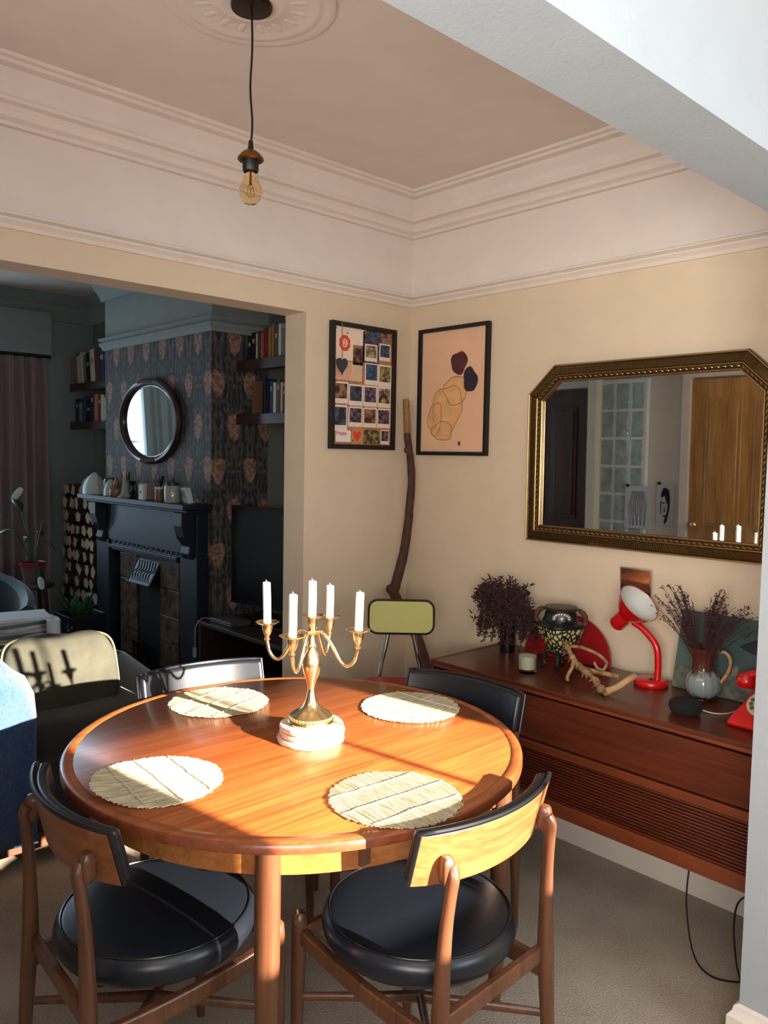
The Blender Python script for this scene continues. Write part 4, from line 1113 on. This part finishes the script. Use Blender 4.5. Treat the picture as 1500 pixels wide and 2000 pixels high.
# mantel items (z of shelf top 1.20)
MZ=1.2005
def simple(name,loc,prof,mt,label,cat,n=28,wob=None,parts=()):
    t=empty(name,loc,0,label,cat)
    m=MB(); m.lathe(prof,n=n,wob=wob); m.build('body' if parts or True else name,mt,t)
    for nm,pf,mm in parts:
        m=MB(); m.lathe(pf,n=n); m.build(nm,mm,t)
    return t
cer=mat('glazed_white_ceramic',(176,186,184),.25)
def house(loc,w,h,label,mt):
    t=empty('ceramic_ornament',loc,R(20),label,'ornament')
    m=MB(); rings=[]
    for z,s in ((0,1),(h*.35,.98),(h*.6,.8),(h*.8,.52),(h*.94,.22),(h,.04)):
        rings.append(m.ring([(w*.35*s*math.cos(a),w*.5*s*math.sin(a),z) for a in [2*PI*k/20 for k in range(20)]]))
    m.skin(rings); m.build('hollow_body',mt,t)
    m=MB(); m.tube(catmull([(-w*.18,-w*.45,0.004),(-w*.2,-w*.38,h*.5),(-w*.05,-.02,h*.97),(-w*.2,w*.35,h*.55),(-w*.2,w*.45,.004)],5),.004,6); m.build('rim',mt,t)
house((-.475,2.335,MZ),.17,.135,'large white hollow ceramic ornament on the left end of the mantel',cer)
simple('storage_jar',(-.44,2.19,MZ),[(.001,0),(.035,0),(.037,.01),(.036,.085),(.03,.1),(.034,.108),(.001,.11)],mat('smoky_jar',(96,84,66),.15,spec=.7),'smoky brown glass jar beside the large white ornament on the mantel','jar')
house((-.475,2.105,MZ),.09,.10,'small white peaked ceramic ornament next to the glass jar',cer)
simple('scent_bottle',(-.485,1.995,MZ),[(.001,0),(.046,0),(.048,.006),(.04,.008),(.044,.02),(.04,.045),(.02,.058),(.012,.066),(.016,.075),(.014,.09),(.005,.115),(.001,.125)],mat('red_brown_glaze',(140,92,70),.25,var=.5,vscale=25),'round red and cream ceramic bottle with pointed stopper on a saucer on the mantel','bottle')
def waxy():
    t=empty('dripping_candlestick',(-.475,1.89,MZ),0,'tall candlestick caked in white wax drips, tallest thing on the mantel','candlestick')
    m=MB(); m.lathe([(.001,0),(.050,0),(.045,.006),(.026,.02),(.019,.05),(.017,.10),(.013,.14),(.014,.158),(.001,.16)],n=30,wob=lambda a,z:1+.18*math.sin(4*a+z*40)+.12*math.sin(7*a)); m.build('wax_mass',mat('old_wax',(150,154,148),.5),t)
    m=MB(); m.lathe([(.001,.10),(.009,.10),(.014,.125),(.014,.148),(.001,.149)],(.0,-.022,0),n=20); m.build('brass_socket',mat('dull_brass',(96,82,56),.35,metal=.8),t)
waxy()
simple('small_bird_stand',(-.485,1.785,MZ),[(.001,0),(.02,0),(.022,.006),(.008,.014),(.012,.028),(.018,.036),(.008,.05),(.006,.07),(.014,.082),(.024,.095),(.018,.10),(.001,.102)],mat('dark_brass',(70,56,40),.3,metal=.8),'dark brass candle holder just right of the waxy candlestick','candlestick')
simple('brass_goblet',(-.40,1.60,MZ),[(.001,0),(.022,0),(.02,.006),(.006,.02),(.005,.08),(.009,.09),(.017,.11),(.019,.135),(.017,.135),(.001,.13)],mat('dull_pewter',(92,92,86),.3,metal=.9),'slender metal candlestick at the back of the mantel behind the boxes','candlestick')
def boxes():
    t=empty('perfume_box',(-.455,1.665,MZ),0,'pale pink rectangular carton behind the slim white box on the mantel','box')
    m=MB(); m.box((0,0,.045),(.05,.10,.09)); m.build('carton',mat('pink_carton',(150,122,116),.6),t,smooth=False,bevel=.002)
    m=MB(); m.box((-.026,0,.06),(.001,.06,.02)); m.build('carton_label',mat('pale_label',(176,160,150),.6),t,smooth=False)
    t=empty('white_box',(-.51,1.615,MZ),0,'slim upright white box with a small grey mark on the mantel','box')
    m=MB(); m.box((0,0,.042),(.014,.055,.084)); m.build('carton',mat('white_carton',(196,196,186),.6),t,smooth=False,bevel=.0015)
    m=MB(); m.tube([(-.0075,.006*math.cos(2*PI*k/10),.045+.008*math.sin(2*PI*k/10)) for k in range(11)],.0012,5); m.build('mark',mat('grey_mark',(90,90,84),.7),t)
boxes()
t=simple('spice_jar',(-.495,1.44,MZ),[(.001,0),(.022,0),(.023,.004),(.023,.066),(.001,.067)],mat('amber_jar',(120,98,52),.2,var=.4,vscale=30),'small amber jar with a white lid, left of the large jar candle','jar')
m=MB(); m.lathe([(.001,.0672),(.0235,.0672),(.0235,.080),(.001,.081)],n=24); m.build('lid',cer,t)
t=simple('jar_candle',(-.475,1.33,MZ),[(.001,0),(.041,0),(.043,.006),(.043,.088),(.040,.092),(.001,.093)],mat('greenish_glass',(150,156,146),.1,spec=.8),'large lidded glass jar candle right of the amber jar','candle')
m=MB(); m.lathe([(.001,.0935),(.036,.0935),(.036,.106),(.001,.108)],n=28); m.build('lid',mat('dark_lid',(34,28,26),.4),t)
def thermo():
    t=empty('thermostat',(-.455,1.19,MZ),R(-12),'white wireless thermostat with grey screen at the right end of the mantel','thermostat',rot=(R(0),R(-12),R(-14)))
    m=MB(); m.box((.0,0,.046),(.03,.105,.086)); b=m.build('case',cer,t,smooth=False,bevel=.005)
    m=MB(); m.box((-.0155,.022,.058),(.002,.04,.032)); m.build('screen',mat('lcd_grey',(84,92,86),.3),b,smooth=False)
    m=MB()
    for z in (.072,.056,.042): m.lathe([(.001,-.002),(.004,-.002),(.004,.001),(.001,.001)],(0,0,0),12); bmesh.ops.transform(m.bm,matrix=Matrix.Translation((-.0155,-.022,z))@Matrix.Rotation(PI/2,4,'Y'),verts=m.bm.verts[-48:])
    m.build('button',black,b)
    m=MB(); m.box((.012,0,.004),(.03,.06,.008)); m.build('stand',cer,t,smooth=False,bevel=.002)
thermo()

# shelves and books
shelf_w=wood('dark_shelf_wood',(40,20,16),(62,34,26),.5,1)
def shelf(name,y0,y1,z,d,label,up=None,fasc=.055):
    t=empty(name,(0,(y0+y1)/2,z),0,label,'shelf')
    m=MB(); m.box((-d/2-.001,0,-.011),(d,y1-y0-.004,.022)); m.build('board',shelf_w,t,smooth=False,bevel=.002)
    m=MB(); m.box((-d-.006,0,-.022),(.012,y1-y0-.004,fasc)); m.build('fascia',shelf_w,t,smooth=False,bevel=.002)
shelf('wall_shelf',.142,1.118,1.96,.2,'upper dark wooden shelf of books right of the chimney breast')
shelf('wall_shelf',.142,1.118,1.675,.2,'lower dark wooden shelf right of the chimney breast, above the television')
shelf('wall_shelf',2.425,3.37,1.955,.2,'upper dark wooden shelf of leaning books beside the curtain')
shelf('wall_shelf',2.425,3.37,1.675,.2,'lower dark wooden shelf of books beside the curtain, below the leaning books')
CN={'cream':(190,178,150),'red':(120,24,26),'mustard':(150,108,54),'teal':(70,112,112),'navy':(28,40,72),'black':(22,20,24),'white':(190,190,184),'brown':(84,56,42),'orange':(176,98,52),'grey':(110,108,104),'blue':(44,66,104),'pink':(150,84,84),'olive':(110,104,70),'pale blue':(128,146,156),'maroon':(84,26,34)}
pages=mat('book_pages',(190,178,150),.8)
def books(y0,y1,z,xf,cols,hmin,hmax,where,group,lean=0,seed=1):
    rnd=random.Random(seed); n=len(cols); w=[rnd.uniform(.7,1.4) for _ in cols]; S=sum(w); y=y1; seen={}
    for i,c in enumerate(cols):
        th=(y1-y0)*w[i]/S; h=rnd.uniform(hmin,hmax); d=rnd.uniform(.12,.16)
        m=MB(); tt=th-.0015
        m.box((d/2,tt/2-.0015,h/2),(d,.0025,h)); m.box((d/2,-tt/2+.0015,h/2),(d,.0025,h)); m.box((.0015,0,h/2),(.003,tt,h))
        m.mi=1; m.box((d/2,0,h/2),(d-.008,tt-.006,h-.008))
        m.mi=2
        if rnd.random()<.6: m.box((-.0004,0,h*rnd.uniform(.6,.8)),(.001,tt*.6,h*.14))
        key='book_'+c.replace(' ','_')
        o=m.build('book',[mat(key,CN[c],.6),pages,mat('spine_title',(150,140,120),.6)],None,smooth=False)
        off=h*math.sin(lean)
        o.location=(xf,y-th/2,z+(.0005 if not lean else th/2*math.sin(abs(lean))+.0008)); o.rotation_euler=(-lean,0,0)
        seen[c]=seen.get(c,0)+1
        od=['first','second','third','fourth','fifth','sixth','seventh','eighth','ninth','tenth','eleventh','twelfth','thirteenth','fourteenth','fifteenth','sixteenth','seventeenth','eighteenth','nineteenth','twentieth','twenty-first','twenty-second'][i]
        tag(o,'%s spined book, %s from the left on the %s'%(c,od,where),'book',group)
        y-=th/math.cos(lean)+ (.0005 if not lean else .001)
books(.45,1.05,1.9605,-.185,['black','black','cream','brown','pink','red','mustard','mustard','brown','white','grey','teal','teal','cream','navy','blue','blue','maroon','red','grey'],.13,.172,'upper shelf right of the chimney breast','books on the upper right shelf',seed=2)
books(.40,.90,1.6755,-.185,['navy','black','blue','white','brown','cream','brown','grey','olive','cream','grey','navy','navy','black','olive','grey','maroon'],.13,.195,'lower shelf right of the chimney breast','books on the lower right shelf',seed=3)
books(2.60,3.39,1.9555,-.185,['pink','grey','cream','white','olive','black','cream','maroon','navy','blue','navy','pale blue','grey'],.20,.235,'upper shelf by the curtain','books on the shelf by the curtain',lean=.10,seed=4)
books(2.60,3.33,1.6755,-.185,['navy','grey','blue','black','navy','orange','maroon','cream','white','navy','white','grey'],.15,.205,'lower shelf by the curtain','books on the lower shelf by the curtain',seed=5)
m=MB(); m.box((-.165,.985,1.765),(.05,.03,.178)); tag(m.build('box_file',mat('tan_board',(110,76,52),.7),smooth=False,bevel=.002),'tan upright box file at the left end of a lower shelf by the chimney breast','box file')

# television on low cabinet in the near alcove
def tv():
    t=empty('television',(-.20,.62,.5905),R(8),'black flat screen television on a low cabinet in the alcove right of the fireplace','television')
    m=MB(); m.box((0,0,.345),(.035,.88,.52)); b=m.build('casing',black,t,smooth=False,bevel=.004)
    m=MB(); m.box((-.0185,0,.345),(.002,.855,.495)); m.build('screen',mat('dark_screen',(8,10,16),.25),t,smooth=False)
    m=MB(); m.box((0,0,.045),(.04,.1,.09)); m.box((0,0,.006),(.16,.4,.012)); m.build('stand',black,t,smooth=False,bevel=.003)
    t=empty('television_cabinet',(-.24,.62,0),0,'low dark wooden television cabinet in the alcove right of the fireplace','cabinet')
    m=MB(); m.box((0,0,.58),(.44,.95,.02)); m.box((.0,0,.05),(.42,.93,.02)); m.box((.0,.465,.31),(.42,.018,.54)); m.box((.0,-.465,.31),(.42,.018,.54)); m.box((.205,0,.31),(.012,.92,.5)); m.box((0,0,.32),(.40,.91,.018)); m.build('body',shelf_w,t,smooth=False,bevel=.002)
    m=MB(); m.box((0,0,.02),(.40,.90,.038)); m.build('plinth',shelf_w,t,smooth=False)
    t=empty('set_top_box',(-.36,.93,.5905),0,'thin grey media box with a dangling white lead on the television cabinet','media box')
    m=MB(); m.box((0,0,.012),(.12,.2,.022)); m.build('case',mat('grey_case',(70,74,80),.4),t,smooth=False,bevel=.003)
    m=MB(); m.tube(catmull([(-.06,.09,.015),(-.09,.12,.018),(-.115,.15,-.03),(-.12,.15,-.14)],5),.0022,6); m.box((-.12,.15,-.165),(.012,.02,.05)); lab(m.build('usb_lead',mat('grey_white_lead',(150,150,150),.5),t),'white lead with plug hanging down')
tv()

# firewood
def logs():
    ends=mat('log_cut_end',(186,160,138),.85,var=.25,vscale=30,stretch=(1,1,1)); barkm=mat('log_bark',(66,50,42),.95,bump=.5,bscale=40)
    protos=[]
    rnd=random.Random(12)
    for k in range(5):
        m=MB(); n=rnd.choice([4,5,6]); a0=rnd.random()
        pts=[(.054*rnd.uniform(.86,1.0)*math.cos(a0+2*PI*(i+rnd.uniform(-.18,.18))/n),.054*rnd.uniform(.86,1.0)*math.sin(a0+2*PI*(i+rnd.uniform(-.18,.18))/n)) for i in range(n)]
        r0=m.ring([(-.125,u,v) for u,v in pts]); r1=m.ring([(.125,u,v) for u,v in pts])
        m.mi=1; m.skin([r0,r1],True,False); m.mi=0; m.skin([r0,r0],True,False) if False else None
        f=m.bm.faces.new(r0); f.material_index=0; f=m.bm.faces.new(list(reversed(r1))); f.material_index=0
        protos.append(m.build('firewood_log',[ends,barkm],None,angle=25))
    used=[False]*5; first=True
    for j in range(13):
        for i in range(6):
            k=rnd.randrange(5); src=protos[k]
            if used[k]: o=src.copy(); COL.objects.link(o)
            else: o=src; used[k]=True
            s=rnd.uniform(1.0,1.1)
            o.location=(-.15+rnd.uniform(-.02,.02),2.84+i*.098+rnd.uniform(-.006,.006)+(.03 if j%2 else 0),.058+j*.094)
            o.rotation_euler=(rnd.uniform(0,6.28),0,rnd.uniform(-.06,.06)); o.scale=(1,s*.86,s*.86)
            tag(o,'split firewood log in the tall stack beside the fireplace','log','firewood logs in the alcove')
    for k in range(5):
        if not used[k]: bpy.data.objects.remove(protos[k])
logs()

# curtains, living window side
def curtain(name,x0,x1,y,z0,z1,mt,label,amp=.03,folds=7):
    t=empty(name,((x0+x1)/2,y,z0),0,label,'curtain')
    m=MB(); n=folds*10; rows=10; rings=[]
    W=x1-x0
    for j in range(rows+1):
        v=j/rows; z=(z1-z0)*v; row=[]
        for i in range(n+1):
            u=i/n; ph=u*folds*2*PI+.5*math.sin(u*9)
            row.append((-W/2+W*u+.008*math.sin(3*v+u*20),amp*(1.1-.55*v)*math.sin(ph)+.012*math.sin(2*ph+v*2),z))
        rings.append(m.ring(row))
    m.skin(rings,False,False); o=m.build('cloth',mt,t,angle=180); s=o.modifiers.new('s','SOLIDIFY'); s.thickness=.003
    m=MB(); m.tube([(-W/2-.02,0,z1-z0+.012),(W/2+.02,0,z1-z0+.012)],.012,10); m.build('pole',black,t)
curtain('curtain',-.88,-.38,3.345,.01,2.13,mat('mauve_velvet',(132,104,108),.7,sheen=.6),'heavy mauve velvet curtain hanging left of the bookshelves',.05,6)
curtain('net_curtain',-1.5,-1.12,3.38,.01,2.13,mat('white_voile',(200,212,214),.8),'long white curtain at the living room window, seen in the oval mirror',.03,5)
struct_hdr=MB(); struct_hdr.box((-1.52,3.40,2.31),(2.34,.10,.30)); struct(struct_hdr.build('trim_8',living_w,smooth=False))

# ------------------------------------------------------------------ armchair
def armchair():
    t=empty('armchair',(-1.36,.62,0),0,'olive green velvet armchair with a loose back cushion in the living room behind the table','armchair')
    ol=mat('olive_velvet',(56,54,42),.85,var=.18,vscale=9,bump=.15,bscale=30,sheen=.4); dk=mat('dark_brown_velvet',(44,40,38),.85,var=.2,vscale=8,sheen=.2)
    # local: x right, -y toward camera
    m=MB(); m.box((0,-.0,.24),(.96,.80,.30)); m.build('base',dk,t,bevel=.03,seg=3)
    m=MB(); m.puff((-.01,-.04,.425),(.52,.74,.15),.22); m.build('seat_cushion',dk,t)
    m=MB(); m.puff((.0,.36,.36),(.95,.20,.42),.35); m.build('back_frame',ol,t)
    for s,tp in ((-1,.66),(1,.44)):
        m=MB(); 
        rings=[]
        for k in range(9):
            u=k/8; y=lerp(-.40,.36,u); h=tp+ (.02 if s<0 else .10*u)
            x=s*.375; wd=.10
            rings.append(m.ring([(x-wd,y,.12),(x-wd,y,h-.07),(x-wd*.7,y,h-.02),(x-.02,y,h),(x+.02,y,h),(x+wd*.7,y,h-.02),(x+wd,y,h-.07),(x+wd,y,.12)]))
        m.skin(rings); m.build('arm',ol if s>0 else dk,t,bevel=.012)
    # large boxed back cushion leaning back
    def sag(p):
        q=Vector(p); 
        q.z-=.030*math.exp(-((q.x+.04)/.09)**2)*(q.z>0)
        q.z+=.012*math.sin(q.x*22)*(q.z>.1); q.y+=.012*math.sin(q.x*26+q.z*14)
        return q
    M=Matrix.Rotation(R(-14),4,'X')
    m=MB(); m.puff((-.10,.20,.485),(.78,.20,.40),.28,M,48,22,sag); c=m.build('back_cushion',ol,t)
    # piping around front edge of the cushion
    pts=[]
    for k in range(61):
        a=2*PI*k/60
        def sg(v,p): return math.copysign(abs(v)**p,v)
        p=Vector((sg(math.cos(a),.25)*.375,-.075,sg(math.sin(a),.3)*.175)); p=sag(p); pts.append(Matrix.Translation((-.10,.20,.485))@M@p)
    m=MB(); m.tube(pts,.006,8); m.build('piping',mat('olive_piping',(96,94,68),.8),c)
    m=MB(); m.box((0,-.395,.09),(.98,.03,.05)); lab(m.build('wooden_plinth',wood('plinth_wood',(74,38,24),(104,58,36),.45,0),t,smooth=False,bevel=.004),'brown wooden base rail')
    for sx in (-1,1):
        for sy in (-1,1):
            m=MB(); m.tube([(sx*.44,sy*.36,.07),(sx*.44,sy*.36,0)],[.02,.015],12); m.build('foot',MATS['plinth_wood'],t)
armchair()
def pillow():
    ol=mat('sage_velvet',(56,55,45),.9,var=.25,vscale=10,bump=.35,bscale=22)
    t=empty('scatter_cushion',(-1.405,.50,.573),0,'sage green piped square cushion propped against the armchair back, sunlit on top','cushion',rot=(R(-24),R(2),R(-3)))
    def sg(v,p): return math.copysign(abs(v)**p,v)
    def sag(p):
        q=Vector(p)
        if q.z>0: q.z-=.022*math.exp(-((q.x+.03)/.08)**2)
        q.y+=.010*math.sin(q.x*20+q.z*9)
        return q
    m=MB(); m.puff((0,0,0),(.43,.15,.37),.42,None,48,24,sag); m.build('cover',ol,t)
    for yy in (-.032,.032):
        pts=[]
        for k in range(61):
            a=2*PI*k/60; p=Vector((sg(math.cos(a),.36)*.216,yy,sg(math.sin(a),.40)*.172)); pts.append(sag(p))
        m=MB(); m.tube(pts,.0045,7); m.build('piping',MATS['olive_piping'],t)
pillow()
def throw():
    m=MB(); x=-1.735; n=22
    blue=mat('blue_knitted_wool',(24,74,132),.95,bump=1.0,bscale=260,var=.3,vscale=60,sheen=.3)
    prof=[]
    # cross section over the arm in x-z
    sec=[(-.125,.10),(-.128,.3),(-.125,.55),(-.112,.64),(-.08,.695),(-.03,.715),(.03,.715),(.08,.695),(.108,.64),(.115,.55)]
    rings=[]
    for k in range(13):
        u=k/12; y=lerp(.185,.75,u)
        rings.append(m.ring([(x+a,y,z+.006*math.sin(9*u+a*40)) for a,z in sec]))
    front=[]
    m.skin(rings,False,False)
    # front drop
    r0=rings[0]; fr=[r0]
    for j in range(1,8):
        u=j/7
        fr.append(m.ring([(x+a*(1+.03*math.sin(j)),.178-.008*math.sin(u*3+a*50),lerp(z+.0,.11,u) if z>.11 else z) for a,z in sec]))
    m.skin(fr,False,False)
    o=m.build('knitted_throw',blue,None,angle=180); s=o.modifiers.new('s','SOLIDIFY'); s.thickness=.012; s.offset=1
    tag(o,'bright blue knitted throw draped over the left arm of the armchair','throw')
throw()

# side table behind the armchair with papers and pillar candle
def side_table():
    t=empty('side_table',(-1.22,1.62,0),0,'small dark side table behind the armchair holding papers','table')
    m=MB(); m.box((0,0,.43),(.62,.5,.03)); m.build('tabletop',shelf_w,t,smooth=False,bevel=.003)
    for sx in (-1,1):
        for sy in (-1,1):
            m=MB(); m.box((sx*.28,sy*.22,.2075),(.03,.03,.415)); m.build('leg',shelf_w,t,smooth=False)
    rnd=random.Random(3); z=.4455
    for i in range(13):
        m=MB(); h=rnd.uniform(.010,.018); w=.30*rnd.uniform(.85,1.0); m.box((0,0,h/2),(w,.22,h))
        o=m.build('magazine',mat(['white_paper','grey_paper','cream_paper'][i%3],[(222,226,232),(110,118,134),(200,194,180)][i%3],.7),None,smooth=False,bevel=.001)
        o.location=(-1.21+rnd.uniform(-.04,.03),1.57+rnd.uniform(-.01,.02),z); o.rotation_euler=(0,0,rnd.uniform(-.45,.45)); z+=h+.0004
        tag(o,'pale magazine in the pile behind the armchair','magazine','magazines piled behind the armchair')
    t=empty('pillar_candle',(-1.09,1.40,.4455),0,'thick white pillar candle standing in front of the magazine pile','candle')
    m=MB(); m.lathe([(.001,0),(.033,0),(.033,.18),(.028,.185),(.02,.178),(.001,.176)],n=28); m.build('wax_body',wax,t)
    m=MB(); m.tube([(0,0,.175),(.001,0,.19)],.001,6); m.build('wick',black,t)
side_table()

# teal armchair further back on the left
def teal_chair():
    t=empty('tub_chair',(-1.25,2.45,0),0,'dark teal tub chair with rounded back at the far left of the living room','armchair')
    tl=mat('teal_satin',(24,56,66),.35,sheen=.5,bump=.1,bscale=20)
    m=MB(); n=26; rings=[]
    for k in range(n+1):
        a=R(-30+240*k/n); cx,cy=math.cos(a),math.sin(a); h=.55+.20*math.sin(max(0,min(PI,(a+R(30))/R(240)*PI)))
        rr=[]
        for (d,z) in ((.42,.06),(.44,h*.7),(.42,h-.02),(.38,h),(.34,h-.03),(.33,h*.7),(.32,.30),(.32,.06)): rr.append((d*cx,d*cy,z))
        rings.append(m.ring(rr))
    m.skin(rings); m.build('curved_back',tl,t)
    m=MB(); m.puff((0,-.02,.33),(.64,.64,.2),.4); m.build('seat_cushion',tl,t)
    m=MB(); m.lathe([(.001,.0),(.20,.0),(.22,.03),(.20,.06),(.001,.24)],n=24); m.build('base',black,t)
teal_chair()

# plants
def leaf(m,base,tip,w,droop=.0):
    base,tip=Vector(base),Vector(tip); d=tip-base; s=d.cross(Vector((0,0,1))).normalized()*w
    rows=[]
    for k in range(7):
        u=k/6; p=base+d*u+Vector((0,0,-droop*u*u)); ww=math.sin(PI*min(.98,u*.92+.05))
        rows.append(m.ring([p-s*ww,p+Vector((0,0,-.12*w*ww)),p+s*ww]))
    m.skin(rows,False,False)
gleaf=mat('plant_green',(34,84,50),.4,var=.3,vscale=10)
def lily():
    t=empty('potted_lily',(-.70,2.78,.60),0,'white blooming lily in a red rimmed pot by the mauve curtain','plant')
    m=MB(); m.lathe([(.001,0),(.055,0),(.078,.115),(.074,.115),(.052,.01),(.001,.01)],n=28); p=m.build('pot',mat('dusty_pink_pot',(110,84,84),.6),t)
    m=MB(); m.lathe([(.078,.108),(.084,.110),(.085,.132),(.078,.135),(.072,.130),(.072,.108)],n=28,caps=False); lab(m.build('pot_rim',mat('red_glaze',(130,36,44),.3),p),'red rim')
    m=MB(); m.lathe([(.001,.10),(.073,.10),(.073,.112),(.001,.113)],n=24); m.build('soil',mat('soil',(36,28,24),.95),t)
    m=MB(); st=MB(); rnd=random.Random(8)
    for tip,w in (((-.16,-.12,.62),.035),((-.10,.02,.52),.03),((.10,-.05,.50),.035),((-.22,-.05,.40),.03),((.02,-.12,-.02),.028),((.08,.05,.36),.03),((-.08,-.1,.33),.025),((.15,.0,.25),.03)):
        b=Vector((0,0,.12)); e=Vector(tip); mid=b.lerp(e,.55)+Vector((0,0,.08))
        st.tube(catmull([b,mid*.6+b*.4,mid],4),.003,5); leaf(m,mid,e,w,.06)
    st.tube(catmull([(0,0,.12),(-.06,-.03,.35),(-.13,-.05,.55)],5),.003,6)
    st.tube(catmull([(0,0,.12),(-.02,-.08,.2),(.0,-.13,.06)],5),.003,6)
    m.build('leaves',gleaf,t).modifiers.new('s','SOLIDIFY').thickness=.001
    st.build('stems',mat('plant_stem',(60,84,48),.6),t)
    for loc,r in (((-.13,-.05,.56),(.4,.5,0)),((.0,-.13,.04),(2.4,.2,0))):
        m=MB(); m.puff((0,0,.035),(.045,.014,.10),.8,None,14,10); o=m.build('white_bloom',mat('white_petal',(214,224,226),.5),t); o.location=loc; o.rotation_euler=r
lily()
def stand():
    t=empty('plant_stand',(-.70,2.78,0),0,'dark wooden stool used as a plant stand in front of the curtain','stool')
    m=MB(); m.lathe([(.001,.57),(.13,.57),(.135,.58),(.13,.5995),(.001,.5995)],n=28); m.build('seat',shelf_w,t)
    for k in range(4):
        a=PI/4+k*PI/2; m=MB(); m.tube([(.08*math.cos(a),.08*math.sin(a),.57),(.12*math.cos(a),.12*math.sin(a),0)],.012,8); m.build('leg',shelf_w,t)
stand()
def blackpot():
    t=empty('potted_plant',(-.66,2.12,0),0,'small green leaved plant in a black square planter beside the hearth','plant')
    m=MB(); 
    rings=[m.ring([(-w,-w,z),(w,-w,z),(w,w,z),(-w,w,z)]) for w,z in ((.09,0),(.115,.50),(.105,.50),(.095,.44))]
    m.skin(rings); m.build('planter',mat('black_planter',(14,18,28),.4),t,smooth=False,bevel=.006)
    m=MB(); rnd=random.Random(6)
    for k in range(14):
        a=rnd.uniform(0,6.28); r=rnd.uniform(.05,.15); leaf(m,(.03*math.cos(a),.03*math.sin(a),.46),(r*math.cos(a),r*math.sin(a),.46+rnd.uniform(.06,.20)),.022,.02)
    leaf(m,(.0,.0,.47),(.05,-.02,.63),.035)
    m.build('leaves',gleaf,t).modifiers.new('s','SOLIDIFY').thickness=.001
blackpot()
def fire_tools():
    t=empty('companion_set',(-.86,1.80,0),0,'black fireside tool stand with brass tips beside the hearth','fire tools')
    m=MB(); m.lathe([(.001,0),(.07,0),(.07,.01),(.01,.02),(.008,.5),(.001,.51)],n=20); m.build('stand',iron,t)
    for k in range(3):
        a=k*2.1+.4; m=MB(); m.tube([(.04*math.cos(a),.04*math.sin(a),.06),(.035*math.cos(a),.035*math.sin(a),.46)],.005,6); m.sphere((.035*math.cos(a),.035*math.sin(a),.47),.012,8,6); m.build('tool',iron,t)
fire_tools()
